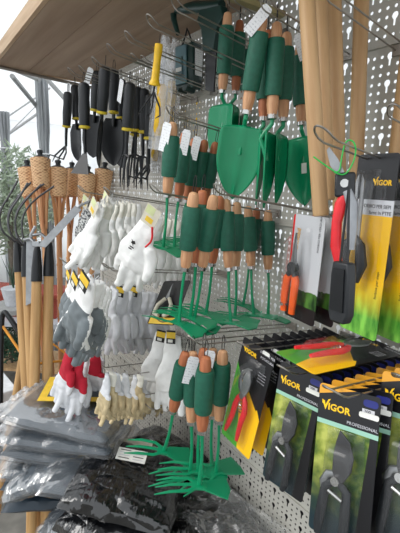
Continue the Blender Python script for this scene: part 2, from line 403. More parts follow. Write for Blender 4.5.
for k in range(3):
    mb = MB(); mb.tube([(.02*k-.02, 0, 0), (.03*k-.04+.01, .01, .25), (.06*k-.08, .02, .5), (.1*k-.12, .03, .8)], [.014, .011, .008, .004], 'bark'); mb.build('trunk', tree)
tag(tree, 'silvery green olive tree in the terracotta trough', 'tree')
tr = empty('planter'); tr.location = PD(14, 312, 2.95)
mb = MB(); x0 = .36
for (a, b_) in ((0, 0),):
    mb.add([(-x0, -.1, 0), (x0, -.1, 0), (x0, .1, 0), (-x0, .1, 0), (-x0-.02, -.12, .17), (x0+.02, -.12, .17), (x0+.02, .12, .17), (-x0-.02, .12, .17)],
           [(0, 3, 2, 1), (0, 1, 5, 4), (1, 2, 6, 5), (2, 3, 7, 6), (3, 0, 4, 7), (4, 5, 6, 7)], 'terra')
mb.build('trough', tr, bevel=.006)
mb = MB(); mb.box((0, 0, .172), (2*x0+.07, .27, .03), 'terra'); mb.build('rim', tr, bevel=.005); tr.rotation_euler = (0, 0, R(50))
tag(tr, 'long terracotta trough planter on the plant bench', 'planter')
bn = empty('plant_bench'); bp = PD(14, 312, 2.95); bn.location = (bp.x, bp.y, 0); bn.rotation_euler = (0, 0, R(50))
mb = MB(); mb.box((0, 0, bp.z-.02), (1.1, .4, .035), 'greybox'); mb.build('bench_top', bn)
for sx in (-1, 1):
    for sy in (-1, 1): mb = MB(); mb.box((sx*.5, sy*.16, (bp.z-.04)/2), (.04, .04, bp.z-.04), 'stick'); mb.build('leg', bn)
mb = MB(); mb.box((0, 0, .16), (1.0, .34, .02), 'stick'); mb.build('lower_shelf', bn)
tag(bn, 'grey topped bench carrying the terracotta trough', 'bench')
sh = empty('shrub'); q = PD(12, 362, 2.95); sh.location = (q.x, q.y, .17)
foliage(sh, (0, 0, .16), .17, .14, 500, .07, 'leafd')
mb = MB(); mb.tube([(0, 0, 0), (0, 0, .18)], .01, 'bark'); mb.build('stem', sh); tag(sh, 'dark green low plant on the lower shelf of the bench', 'plant')
fl = empty('tropical_plant'); q = PD(14, 290, 2.5); fl.location = (q.x-.02, q.y, q.z)
for k in range(7):
    a = k*1.1; mb = MB(); mb.tube([(0, 0, 0), (.02*cos(a), .02*sin(a), .1), (.06*cos(a), .06*sin(a), .2+.02*(k % 3))], [.006, .014, .001], 'leafd', 6, .2); mb.build('leaf', fl)
mb = MB(); mb.lathe([(.05, -.1), (.07, .0), (.073, .01)], 'greybox'); mb.build('pot', fl)
tag(fl, 'broad dark leaved potted plant in front of the terracotta trough', 'plant')
st_ = empty('plant_stool'); st_.location = (q.x-.02, q.y, 0)
mb = MB(); mb.lathe([(.14, q.z-.13), (.14, q.z-.1)], 'shelf'); mb.build('seat', st_)
for k in range(3): mb = MB(); mb.tube([(.1*cos(k*2.1), .1*sin(k*2.1), q.z-.12), (.13*cos(k*2.1), .13*sin(k*2.1), 0)], .01, 'alu'); mb.build('leg', st_)
tag(st_, 'grey round stand under the broad leaved plant', 'stand')
# white bench-box at the left edge
c0 = PZ(18, 490, 0); bx = empty('white_crate'); bx.location = (c0.x-.22, c0.y-.17, 0); bx.rotation_euler = (0, 0, R(6))
mb = MB(); mb.box((0, 0, .2), (.42, .34, .4), 'greybox'); mb.build('panel', bx, bevel=.004)
mb = MB(); mb.box((0, 0, .412), (.45, .37, .024), 'forkwood'); mb.build('wooden_rim', bx, bevel=.003)
mb = MB(); mb.box((0, 0, .475), (.44, .36, .1), 'whitep'); mb.build('lid', bx, bevel=.006)
tag(bx, 'pale grey crate with a wooden rim and white lid on the stone floor', 'crate')
# black tubular trolley frame with orange cord
tro = empty('tube_frame'); tro.location = PD(10, 400, 1.75)
def T_(px, py, t): return PD(px, py, t)-tro.location
def arch(pts, r_, mat, name, par):
    q = [V(p) for p in pts]
    for _ in range(3):
        n_ = [q[0]]
        for i in range(len(q)-1): n_ += [q[i]*.75+q[i+1]*.25, q[i]*.25+q[i+1]*.75]
        q = n_+[q[-1]]
    mb = MB(); mb.tube(q, r_, mat, 10); return mb.build(name, par)
arch([T_(0, 470, 1.75), T_(1, 330, 1.75), T_(3, 309, 1.75), T_(10, 318, 1.73), T_(24, 340, 1.7), T_(28, 352, 1.7), T_(27, 410, 1.7), T_(27, 500, 1.7)], .011, 'blacksteel', 'frame', tro)
mb = MB(); mb.tube([T_(2, 325, 1.75), T_(26, 360, 1.7)], .006, 'cord'); mb.build('crossbar', tro)
mb = MB(); mb.tube([T_(27, 365, 1.7), T_(33, 364, 1.55), T_(62, 361, 1.6)], .005, 'cord'); mb.build('cord', tro)
mb = MB(); mb.tube([T_(48, 340, 1.6), T_(66, 354, 1.6)], .004, 'cord'); mb.build('cord', tro)
tag(tro, 'black bent tube trolley frame with orange cords beside the wooden handles', 'frame')

# ================================================================== TORCHES
def torch(seed):
    random.seed(seed); r_ = empty('bamboo_torch'); r_.location = (0, 0, 0)
    mb = MB(); mb.lathe([(.03, -.15), (.034, -.14), (.04, -.04), (.041, -.03), (.037, -.03)], 'weave', 20); mb.build('woven_head', r_)
    mb = MB(); mb.lathe([(.03, -.045), (.031, -.026), (.024, -.02), (.01, -.014), (.01, -.004), (.013, -.002), (.012, .006)], 'black', 14); mb.build('oil_canister', r_)
    mb = MB(); mb.lathe([(.004, 0), (.0045, .014), (.002, .016)], 'whitep', 8); mb.build('wick', r_)
    for k in range(4):
        a = k*pi/2+.4
        mb = MB(); mb.tube([(.025*cos(a), .025*sin(a), -.14), (.015*cos(a), .015*sin(a), -.21), (.008*cos(a), .008*sin(a), -.32)], [.007, .008, .006], 'bamboo', 6); mb.build('split_strip', r_)
    mb = MB(); z = -.3; prof = []
    while z > -1.45: prof += [(.0115, z), (.0115, z-.13), (.0138, z-.137), (.0115, z-.144)]; z -= .144
    mb.lathe(prof, 'bamboo', 10); mb.build('pole', r_); return r_
TP = torch(1)
for i, (x, y, xb, t, lab) in enumerate([(27, 162, 44, 1.72, 'bamboo torch leftmost of the row, beside the olive tree'), (40, 152, 50, 1.66, 'bamboo torch standing highest in the row, with a white wick'),
        (58, 162, 61, 1.7, 'bamboo torch right of the highest torch, behind the fork tines'), (72, 164, 66, 1.86, 'bamboo torch half hidden behind its left neighbour, under the leftmost black tool'),
        (88, 168, 74, 1.74, 'bamboo torch under the black trowels'), (105, 164, 82, 1.78, 'bamboo torch rightmost of the row, next to the black forks')]):
    a = PD(x, y, t); d = PD(xb, y+190, t); place(TP, a, d, i*33, lab, 'torch', 'bamboo torches behind the gloves')
# ================================================================== LONG FORKS
def longfork(seed):
    r_ = empty('weeding_fork' if seed == 1 else 'long_hoe')
    mb = MB(); mb.lathe([(.011, -.02), (.0165, -.07), (.0175, -.3), (.0175, -1.0), (.016, -1.05)], 'forkwood', 12); mb.build('handle', r_)
    mb = MB(); mb.lathe([(.008, .05), (.013, .03), (.018, -.03), (.0195, -.075)], 'blacksteel', 12); mb.build('socket', r_)
    if seed == 2: mb = MB(); mb.box((0, 0, .055), (.03, .02, .02), 'steel'); mb.tube([(0, 0, .05), (.03, 0, .075), (.06, 0, .07)], .006, 'steel'); mb.build('tang', r_, bevel=.002)
    for k in range(3 if seed == 1 else 0):
        o = (k-1)*.028
        arch([(0, 0, .03), (-.012, o*.8, .05), (-.034, o*1.6, .08), (-.034, o*1.7, .15), (.01, o*1.6, .205), (.07+o, o*1.5, .255)], .0036, 'darksteel', 'tine', r_)
    return r_
LF = longfork(1); LH = longfork(2)
for i, (x, y, xb, yb, t, sp, lab) in enumerate([(18, 252, 27, 400, 1.5, 45, 'long handled three tine fork, leftmost, head turned towards the olive tree'),
        (26, 256, 33, 400, 1.45, 50, 'long handled three tine fork second from the left, pale ash handle'),
        (37, 260, 34, 400, 1.4, 215, 'long handled garden hoe, pale handle directly behind the upright steel blade'), (49, 255, 47, 400, 1.42, 230, 'long handled garden hoe rightmost of the leaning handles, beside the bamboo poles')]):
    place(LF if i < 2 else LH, PD(x, y, t), PD(xb, yb, t), sp, lab, 'fork' if i < 2 else 'hoe', 'long handled tools leaning at the left')
mb = MB(); mb.lathe([(.016, 0), (.0155, -.9)], 'forkwood', 12); o = mb.build('wooden_pole'); a = PD(32, 300, 1.66); d = PD(16, 396, 1.66); o.matrix_world = frame(a, d)
tag(o, 'loose wooden pole leaning to the left behind the fork handles', 'pole')
# steel strap (flat blade of a hoe) crossing in front of the torches
def hoe_long():
    r_ = empty('long_blade_tool')
    mb = MB(); mb.prism([(-.016, 0), (.016, .004), (.014, -.22), (-.014, -.235)], -.0015, .0015, 'brightsteel'); mb.build('blade', r_, smooth=False)
    mb = MB(); mb.tube([(0, 0, .0), (.0, -.0, .02), (.015, 0, .05)], .006, 'steel'); mb.build('tang', r_); return r_
o = hoe_long(); T0, B0 = PD(78, 208, 1.3), PD(44, 244, 1.25); o.matrix_world = frame(T0, T0+(B0-T0), 62) @ M.Diagonal((.8, .8, .75, 1))
tag(o, 'flat bright steel blade slanting in front of the bamboo poles', 'blade tool')
o = hoe_long(); o.matrix_world = frame(PD(31, 240, 1.43), PD(30, 300, 1.43), 60)
tag(o, 'flat bright steel blade standing upright between the fork handles', 'blade tool')

# ================================================================== HOOKS
def hook(x, yt, zt, wd=.011, name='display_hook', label=None, loop=.02, group=None, rise=.14, y1=0):
    L = y1-yt; z1 = zt-L*rise
    r_ = empty(name); r_.location = (x, y1, z1)
    pts = [(-wd, -.004, 0)]
    for k in range(5): pts.append((-wd, -(L-loop)*(k+1)/5, (zt-z1)*(k+1)/5*.9))
    for k in range(9):
        a = pi*k/8; pts.append((-wd*cos(a), -L+loop*.6-loop*.6*sin(a), (zt-z1)+.012*sin(a)))
    for k in range(5)[::-1]: pts.append((wd, -(L-loop)*(k+1)/5, (zt-z1)*(k+1)/5*.9))
    pts.append((wd, -.004, 0))
    mb = MB(); mb.tube(pts, .0014, 'wire', 7); mb.build('wire', r_)
    mb = MB(); mb.box((0, -.004, 0), (2*wd+.012, .004, .02), 'wire'); mb.build('mount', r_, bevel=.001)
    return tag(r_, label, 'hook', group)
def hook_px(x, y, yt, lab, **k): p = PY(x, y, yt); return hook(p.x, yt, p.z, label=lab, **k)

# ================================================================== GREEN TOOLS
def handle(root, L, r_=.0135, wd='wood', g0=.03, g1=None, foam=True):
    g1 = g1 or L-.035
    mb = MB(); mb.lathe([(.004, 0), (.0085, -.003), (.0105, -.012), (.011, -.025), (.0115, -g1), (.012, -L+.02), (.009, -L)], wd, 14); mb.build('handle', root)
    if foam: mb = MB(); mb.lathe([(.011, -g0+.001), (.0162, -g0), (.0175, -g0-.008), (.0178, -(g0+g1)/2), (.017, -g1+.005), (.0155, -g1), (.011, -g1)], 'foam', 16); mb.build('grip', root)
    mb = MB(); mb.lathe([(.0092, -L+.006), (.0095, -L-.006), (.006, -L-.008)], 'chrome', 12); mb.build('ferrule', root)
    mb = MB(); mb.tube([(.003*cos(q*pi/6), 0, .013+.018*sin(q*pi/6)) for q in range(13)], .0008, 'ink', 5); mb.build('hang_cord', root)
def price(root, ang=20, dx=.01, z=-.01, mat='tag', y=-.02, s=1., name='price_tag'):
    a = R(ang); c = V((dx, y, z)); ro_ = M.Rotation(a, 3, 'Y')
    mb = MB(); mb.prism([(-.009*s, 0), (-.006*s, .005), (.006*s, .005), (.009*s, 0), (.009*s, -.045*s), (-.009*s, -.045*s)], -.0003, .0003, mat)
    o = mb.build(name, root, smooth=False); o.location = c; o.rotation_euler = (R(5), a, 0); return o
def trowel(wd='wood', tagang=None, foam=True, blade='blade', sticker=False):
    r_ = empty('hand_trowel'); handle(r_, .165, wd=wd)
    mb = MB(); mb.tube([(0, 0, -.165), (0, -.001, -.18), (0, .012, -.195), (0, .02, -.208), (0, .012, -.225), (0, .006, -.25)], [.0045, .0045, .0045, .005, .006, .004], blade, 8); mb.build('neck', r_)
    W = .046; z0 = -.197; Lb = .145
    def fn(u, v):
        x = (u-.5)*2; e = max(0, 1-max(0, (v-.38)/.62)**1.9)**.85
        if v < .06: e *= .82+.18*(v/.06)**.5
        wd_ = W*e
        zz = z0-Lb*v-(0.004*(1-x*x) if v < .1 else 0)*-1
        return (x*wd_, -.010*x*x*e+.008+ .003*abs(x)**.5*0-.0025*math.exp(-(x*7)**2), zz)
    mb = MB(); mb.grid(14, 22, fn, blade); mb.build('blade', r_, solid=.0016)
    if sticker: mb = MB(); mb.prism([(-.006, 0), (.006, 0), (.006, -.022), (-.006, -.022)], -.004, -.0035, 'sticker'); o = mb.build('sticker', r_); o.location = (.003, .006, -.25)
    if tagang is not None: price(r_, tagang, .006, .004, s=1.1)
    return r_
TA = trowel(); TB = trowel('wood_dark'); TC = trowel('wood', 35); TD = trowel('wood', -12, sticker=True)
GT = 'green trowels in the upper middle'
for pr, px, sp, lab in [
    (TC, (263, 14, 232, 200), 48, 'large green trowel in front with a white price tag, blade facing out'),
    (TA, (277, 22, 267, 208), 122, 'green trowel in the cluster centre, blade edge on beside the large front trowel'),
    (TA, (228, 12, 217, 168), 0, 'leftmost green trowel hanging in front of the dark green grip'),
    (TB, (240, 20, 231, 163), 125, 'green trowel with reddish wood, second from the left'),
    (TB, (249, 38, 240, 172), 128, 'green trowel third from the left, mostly behind the large front trowel'),
    (TA, (287, 32, 279, 205), 118, 'green trowel with its blade turned sideways, carrying a round white sticker'),
    (TD, (300, 42, 303, 206), 14, 'rightmost green trowel in front with an oblong white barcode sticker'),
    (TB, (268, 30, 259, 205), 130, 'green trowel with narrow edge-on blade directly right of the large front blade'),
    (TB, (306, 60, 311, 207), 10, 'green trowel half hidden behind the rightmost one')]:
    hang(pr, .342, px, sp, lab, 'trowel', GT)
# combined hoe-fork
def hoe(wd='wood', kind=0, seed=0):
    random.seed(seed); r_ = empty('hand_hoe'); handle(r_, .15, wd=wd, g0=.028, g1=.112)
    q = .006*(1 if seed % 2 else -1)
    mb = MB(); mb.tube([(0, 0, -.15), (q*.3, 0, -.18), (q*.4, 0, -.22), (0, 0, -.27)], [.004, .0032, .0032, .0045], 'blade', 8, .8); mb.build('shaft', r_)
    mb = MB(); mb.box((0, 0, -.272), (.03, .018, .006), 'blade')
    if kind == 2: mb.prism([(0.01, -.27), (.03, -.262), (.06, -.27), (.062, -.276), (.02, -.28)], -.02, .02, 'blade')
    else: mb.add([(.008, -.012, -.269), (.008, .012, -.269), (.055, .026, -.276), (.062, 0, -.278), (.055, -.026, -.276), (.008, -.012, -.272), (.008, .012, -.272), (.055, .026, -.2785), (.062, 0, -.2805), (.055, -.026, -.2785)],
           [(0, 1, 2, 3, 4), (9, 8, 7, 6, 5), (0, 5, 6, 1), (1, 6, 7, 2), (2, 7, 8, 3), (3, 8, 9, 4), (4, 9, 5, 0)], 'blade')
    mb.build('hoe_blade', r_, smooth=False, bevel=.0006)
    for s_ in ((-1, 1) if kind == 0 else (-1, 0, 1)):
        mb = MB(); mb.tube([(-.006, s_*.006, -.271), (-.022, s_*.016, -.27), (-.055, s_*.018, -.272), (-.085, s_*.018, -.28)], [.004, .0038, .0036, .0012], 'blade', 6, .5, (0, 0, 1)); mb.build('prong', r_)
    return r_
HA = hoe('wood', 0, 0); HB = hoe('wood_dark', 1, 1); HC = hoe('wood', 1, 3); HT = hoe('wood', 0, 5); price(HT, 12, .0, -.008, s=1.2)
HT2 = hoe('wood_dark', 1, 6); price(HT2, 8, .014, .0, s=1.1)
g = 'small green hoes in the left cluster'
for pr, px, sp, lab in [
    (HT, (173, 122, 163, 249), 25, 'green hoe nearest the white gloves, with a large white tag at its top'),
    (HT2, (185, 132, 174, 249), 31, 'green hoe second in the left cluster, tag hanging from a reddish handle'),
    (HT2, (195, 138, 181, 247), 34, 'green hoe third in the left cluster, its handle showing between two tags'),
    (HB, (205, 140, 187, 246), 28, 'green hoe fourth in the left cluster, half hidden behind the lower handles'),
    (HB, (216, 142, 196, 246), 22, 'green hoe deepest in the left cluster, beside the trowel blade')]:
    hang(pr, .275, px, sp, lab, 'hoe', g)
g = 'green hoes of the middle row'
for pr, px, sp, lab in [
    (HA, (194, 192, 179, 324), 22, 'middle row green hoe hanging leftmost, nearest the viewer'),
    (HB, (203, 190, 190, 318), 29, 'middle row green hoe just behind the leftmost one'),
    (HC, (214, 195, 194, 320), 17, 'middle row green hoe leaning right at the top, third handle'),
    (HB, (220, 196, 206, 314), 26, 'middle row green hoe with its handle in shadow between third and fifth'),
    (HA, (226, 199, 231, 324), 24, 'middle row green hoe with upright handle in the centre of the row'),
    (HC, (237, 202, 235, 318), 18, 'middle row green hoe behind the central upright one'),
    (HA, (248, 206, 254, 316), 28, 'middle row green hoe with wide dark grip, third from the right'),
    (HB, (257, 208, 243, 306), 22, 'middle row green hoe crossing behind, second from the right'),
    (HC, (268, 210, 268, 318), 25, 'middle row green hoe rightmost, alone in front of the perforated wall')]:
    hang(pr, .275, px, sp, lab, 'hoe', g)
g = 'green hoes of the lowest row'
for pr, px, sp, lab in [
    (HT, (193, 351, 190, 476), 60, 'lowest row green hoe leftmost, with a white tag across its grip'),
    (HB, (186, 352, 164, 452), 51, 'lowest row green hoe leaning left, prongs over the black garment bag'),
    (HT2, (204, 348, 198, 472), 48, 'lowest row green hoe second handle, narrow tag at its side'),
    (HA, (213, 348, 212, 468), 72, 'lowest row green hoe third handle, grip pressed between its neighbours'),
    (HC, (223, 350, 216, 474), 84, 'lowest row green hoe rightmost, beside the red pruner pack'),
    (HB, (206, 356, 199, 487), 54, 'lowest row green hoe hanging lowest, prongs in front of the black bags')]:
    hang(pr, .275, px, sp, lab, 'hoe', g)

# ================================================================== BLACK TOOLS
def btool(kind, tagon=False):
    r_ = empty({'trowel': 'black_trowel', 'cult': 'black_cultivator', 'hoe': 'black_hoe', 'fork': 'black_fork'}[kind])
    mb = MB(); mb.lathe([(.008, .004), (.0145, 0), (.0175, -.012), (.016, -.04), (.0175, -.07), (.0155, -.115), (.014, -.12)], 'black', 14); mb.build('handle', r_)
    mb = MB(); mb.lathe([(.014, -.118), (.0168, -.12), (.0165, -.126), (.01, -.128)], 'ring', 14); mb.build('yellow_ring', r_)
    mb = MB(); mb.tube([(0, 0, -.12), (0, 0, -.16), (0, .002, -.2 if kind != 'trowel' else -.165)], [.006, .0055, .005], 'blacksteel', 8); mb.build('shaft', r_)
    if kind == 'trowel':
        def fn(u, v):
            x = (u-.5)*2; e = (1-max(0, (v-.55)/.45)**2) if v > .55 else (.65+.35*min(1, v/.2)); e = max(e, 0)**.7 if v > .55 else e
            return (x*.042*e, -.012*x*x*e+.006, -.14-.15*v)
        mb = MB(); mb.grid(12, 18, fn, 'blacksteel'); mb.build('blade', r_, solid=.0016)
    elif kind == 'cult':
        for s_ in (-1, 0, 1): mb = MB(); mb.tube([(0, 0, -.2), (s_*.018, -.01, -.22), (s_*.028, -.03, -.245), (s_*.03, -.05, -.24), (s_*.03, -.06, -.26)], [.004, .0035, .0035, .003, .001], 'blacksteel', 6); mb.build('tine', r_)
    elif kind == 'hoe':
        mb = MB(); mb.prism([(-.008, -.2), (.008, -.2), (.035, -.262), (-.035, -.262)], -.001, .001, 'blacksteel', lambda x, z: -(z+.2)*.4*-1); mb.build('hoe_blade', r_, smooth=False)
    else:
        for s_ in (-1, 0, 1): mb = MB(); mb.tube([(0, 0, -.195), (s_*.018, 0, -.2), (s_*.024, -.003, -.24), (s_*.024, 0, -.3)], [.004, .004, .0035, .0012], 'blacksteel', 6); mb.build('tine', r_)
    mb = MB(); mb.tube([(.004*cos(q*pi/6), 0, .015+.018*sin(q*pi/6)) for q in range(13)], .0009, 'ink', 5); mb.build('hang_cord', r_)
    if tagon: price(r_, 20, -.012, .004, s=1.3, name='price_tag')
    return r_
BTt = btool('trowel'); BTc = btool('cult'); BTh = btool('hoe'); BTf = btool('fork'); BTg = btool('fork', True); BTw = btool('trowel', True)
g = 'black hand tools with yellow rings'
for pr, L, px, sp, lab in [
    (BTc, .255, (68, 93, 65, 160), 20, 'black cultivator leftmost, against the white tent light'),
    (BTw, .29, (75, 86, 78, 162), 10, 'black trowel hanging second from the left, grey tag at its top'),
    (BTh, .262, (84, 84, 85, 174), 30, 'black hoe with a long straight shaft left of the shiny trowel'),
    (BTw, .29, (97, 72, 92, 158), 35, 'black trowel behind the shiny one, pale tag at its top'),
    (BTt, .29, (105, 68, 98, 168), -25, 'large black trowel in front with a bright edge on its blade'),
    (BTt, .29, (114, 71, 113, 166), 40, 'black trowel right of the large shiny one, blade in shadow'),
    (BTt, .29, (121, 80, 121, 168), 15, 'black trowel furthest right, partly behind the tagged fork'),
    (BTg, .3, (130, 84, 124, 190), 5, 'black fork with a white tag, leftmost of the forks'),
    (BTf, .3, (137, 88, 134, 188), 35, 'black fork second from the left of the forks'),
    (BTf, .3, (144, 90, 142, 190), 20, 'black fork third from the left of the forks'),
    (BTc, .255, (150, 96, 148, 182), 10, 'black cultivator beside the yellow handled one'),
    (BTf, .3, (139, 96, 129, 186), 60, 'black fork turned sideways behind the tagged fork')]:
    hang(pr, L, px, sp, lab, 'hand tool', g)
# yellow handled cultivator
yc = empty('yellow_cultivator')
mb = MB(); mb.lathe([(.006, .002), (.013, 0), (.0135, -.02), (.012, -.05), (.0135, -.105), (.016, -.112), (.019, -.118), (.019, -.124), (.01, -.126)], 'yellow', 16); mb.build('handle', yc)
for s_ in (-1, 0, 1):
    mb = MB(); mb.tube([(0, 0, -.12), (0, 0, -.145), (s_*.03, -.0, -.19), (s_*.04, -.01, -.215), (s_*.035, -.03, -.225)], [.004, .0035, .003, .003, .0012], 'blacksteel', 7); mb.build('tine', yc)
mb = MB(); mb.tube([(0, 0, 0), (0, 0, .03)], .001, 'ink'); mb.build('hang_cord', yc)
hang(yc, .225, (159, 44, 151, 117), 30, 'yellow handled three tine cultivator left of the clear bags', 'hand tool', None, .7)
# clear bags with yellow tools
def clearbag(yel, tall=.3):
    r_ = empty('bagged_tool')
    def fn(u, v):
        x = (u-.5)*.075*(.35+.65*min(1, v*3)); z = -tall*v; k = noise.noise(V((u*4, v*7, yel*3)))*.008
        return (x, -.012*sin(pi*u)+k, z)
    def fb(u, v): p = fn(u, v); return (p[0], .012*sin(pi*u)+p[1]+.012*sin(pi*u), p[2])
    mb = MB(); mb.grid(12, 24, fn, 'bag2'); mb.grid(12, 24, fb, 'bag2'); mb.build('clear_bag', r_)
    mb = MB(); mb.lathe([(.008, -.12), (.014, -.125), (.014, -.2), (.016, -.24), (.01, -.26)], 'yellow', 12); mb.build('yellow_handle', r_)
    mb = MB(); mb.tube([(0, .002, -.03), (0, .002, -.12)], .004, 'steel'); mb.build('steel_rod', r_); return r_
cb = clearbag(1)
for px, sp, lab in [((166, 36, 157, 150), 20, 'tool in a crumpled clear bag directly behind the yellow cultivator'), ((176, 38, 168, 140), 15, 'clear bag with a yellow handle inside, left of the grey blue box'),
        ((190, 72, 185, 158), 30, 'clear bag with yellow handle under the grey blue box'), ((201, 60, 195, 150), 35, 'clear bag right of the grey blue box, above the middle tags'), ((160, 84, 154, 172), 10, 'low hanging clear bag beside the black forks')]:
    hang(cb, .3, px, sp, lab, 'bagged tool', 'clear bags with yellow handled tools')
# grey-blue / green cases
def case_(first):
    r_ = empty('tool_case')
    out = [(-.033, 0), (.033, 0), (.035, -.1), (.03, -.125), (.024, -.125), (.02, -.118), (.012, -.118), (.006, -.13), (-.006, -.13), (-.012, -.12), (-.02, -.12), (-.026, -.128), (-.034, -.12)]
    mb = MB(); mb.prism(out, -.012, .028, 'darkgreen'); mb.build('body', r_, bevel=.002)
    mb = MB(); mb.prism([(-.031, -.004), (.012, -.004), (.012, -.11), (-.031, -.11)], -.018, -.0121, 'boxblue' if first else 'darkgreen'); mb.box((-.012, -.02, -.06), (.022, .006, .05), 'boxblue' if first else 'darkgreen'); mb.build('front_plate', r_, bevel=.002)
    mb = MB(); mb.prism([(-.004, 0), (.018, 0), (.018, -.011), (-.004, -.011)], -.0008, 0, 'sticker'); o = mb.build('sticker', r_); o.location = (-.018, -.0245, -.066)
    mb = MB(); mb.prism([(0, 0), (.03, 0), (.026, -.075), (0, -.075)], -.0008, 0, 'tag'); o = mb.build('printed_card', r_); o.location = (.0358, -.006, -.015); o.rotation_euler = (0, 0, R(80))
    mb = MB(); mb.tube([(-.02, 0, 0), (-.005, 0, .03), (.0, 0, .045), (.008, 0, .03), (.02, 0, 0)], .0025, 'ink'); mb.build('hanger', r_); return r_
o = case_(True); hang(o, .13, (187, 45, 187, 92), 15, 'grey blue and green plastic case with a printed card at its side', 'case')
o = case_(False); hang(o, .13, (217, 50, 214, 92), 10, 'dark green plastic case left of the leftmost green trowel', 'case')
# dark green D-handle tool hanging from the canopy
dh = empty('hand_saw'); a = PY(199, 8, -.12); dh.location = a
def dq(x, y, Yy=-.12): return PY(x, y, Yy)-a
mb = MB(); mb.tube([dq(172, 9), dq(185, 8), dq(205, 7), dq(222, 5)], [.011, .013, .013, .011], 'darkgreen', 10); mb.build('grip', dh)
mb = MB(); mb.tube([dq(173, 9), dq(174, 20), dq(178, 34)], [.009, .008, .006], 'darkgreen', 10); mb.build('guard', dh)
mb = MB(); mb.prism([(dq(x, y).x, dq(x, y).z) for x, y in [(203, 8), (224, 6), (226, 18), (219, 30), (216, 52), (206, 52), (204, 30), (200, 22)]], -.01, .01, 'darkgreen'); mb.build('frame', dh, bevel=.002)
mb = MB(); mb.prism([(dq(x, y).x, dq(x, y).z) for x, y in [(206, 50), (217, 50), (214, 92), (206, 90)]], -.002, .002, 'blacksteel'); mb.build('blade', dh)
tag(dh, 'dark green tool with a long horizontal grip hanging highest under the canopy', 'saw')

# ================================================================== LONG WOODEN HANDLES (right)
def stick(Lh, r_=.0125):
    root = empty('wooden_pole')
    mb = MB(); mb.lathe([(r_*.8, .0), (r_, -.004), (r_*1.02, -Lh*.5), (r_, -Lh+.003), (r_*.85, -Lh)], 'stick', 16); mb.build('shaft', root)
    mb = MB(); mb.tube([(.004*cos(q*pi/6), 0, .004+.01*sin(q*pi/6)) for q in range(13)], .001, 'ink', 5); mb.build('hang_cord', root); return root
for (x1, y1, x2, y2, Yy, r_, lab) in [(304, -40, 321, 216, -.22, .0125, 'pale wooden handle in front, ending above the orange snips'), (319, -40, 329, 200, -.16, .0105, 'wooden handle just right of the front one, partly covered'),
        (333, -40, 340, 214, -.12, .0125, 'wooden handle behind the green tie, third from the left'), (363, -45, 355, 205, -.05, .0135, 'wooden handle standing free against the perforated wall, fourth from the left'),
        (412, 40, 391, 218, -.03, .0165, 'wooden handle at the right edge behind the large yellow card')]:
    a, b_ = PY(x1, y1, Yy), PY(x2, y2, Yy); o = stick((a-b_).length, r_); o.matrix_world = frame(a, b_); tag(o, lab, 'pole', 'long wooden handles at the right')

# ================================================================== PRUNER PARTS AND PACKS
def rr(w_, z0, z1, r_=.006):
    o = []
    for cx, cz, a0 in ((w_-r_, z0-r_, 0), (-w_+r_, z0-r_, 90), (-w_+r_, z1+r_, 180), (w_-r_, z1+r_, 270)):
        for k in range(4): a = R(a0+k*30); o.append((cx+r_*cos(a), cz+r_*sin(a)))
    return o
def card(root, w_, z0, z1, mat): mb = MB(); mb.prism(rr(w_/2, z0, z1), -.0006, .0006, mat); return mb.build('backing_card', root, smooth=False)
def logo(par, x, z, s, y=-.0008):
    mb = MB(); mb.prism([(0, 0), (.32*s, -.12*s), (.42*s, -.55*s), (.72*s, .12*s), (1.0*s, .25*s), (.78*s, -.15*s), (.45*s, -1.1*s), (.2*s, -.5*s), (.05*s, -.42*s)], -.0003, 0, 'logo')
    o = mb.build('emblem', par, smooth=False); o.location = (x, y, z+.0*s)
    text('IGOR', s*1.05, 'logo', par, (x+.72*s, y, z-.98*s), bold=.03)
def bladepath(root, m, sc=1., dx=0, dz=0, y=-.012):
    mb = MB(); o = [(.002, -.105), (-.012, -.1), (-.019, -.083), (-.018, -.062), (-.008, -.044), (.006, -.033), (-.004, -.05), (-.006, -.068), (0, -.08), (.01, -.092)]
    mb.prism([(x*sc+dx, z*sc+dz) for x, z in o], y-.0015, y+.0015, m); return mb.build('curved_blade', root, smooth=False)
def pruner(root, hm, y=-.014, s=1., blade_m='brightsteel', loop=False):
    # curved hook jaw, cutting blade, two handles, spring and catch
    mb = MB(); mb.tube([V((x*s, y, z*s)) for x, z in [(.0, -.112), (-.014, -.098), (-.02, -.08), (-.016, -.06), (-.002, -.046), (.01, -.042)]], [.006, .0065, .006, .005, .0035, .001], 'steel', 8, .5, (0, 1, 0)); mb.build('hook_jaw', root)
    mb = MB(); mb.prism([(x*s, z*s) for x, z in [(-.002, -.115), (.008, -.11), (.016, -.09), (.017, -.07), (.006, -.045), (-.002, -.05), (-.008, -.068), (-.008, -.09)]], y-.004, y-.001, blade_m); mb.build('cutting_blade', root, smooth=False)
    mb = MB(); mb.tube([(0, y-.006, -.112*s), (0, y+.006, -.112*s)], .007, 'steel', 10); mb.build('pivot', root)
    for q in (-1, 1):
        pts = [(q*.002, -.108), (q*.012, -.125), (q*.017, -.145), (q*.016-.003, -.175), (q*.019-.006, -.205), (q*.021-.008, -.222)]
        mb = MB(); mb.tube([V((x*s, y, z*s)) for x, z in pts], [.005, .0072, .0078, .0072, .0062, .0045], hm, 10, .8, (0, 1, 0)); mb.build('handle', root)
    mb = MB(); mb.tube([((.006*cos(k*.9))*s, y+.004*sin(k*.9), (-.128-.0012*k)*s) for k in range(24)], .0009, 'chrome', 5); mb.build('spring', root)
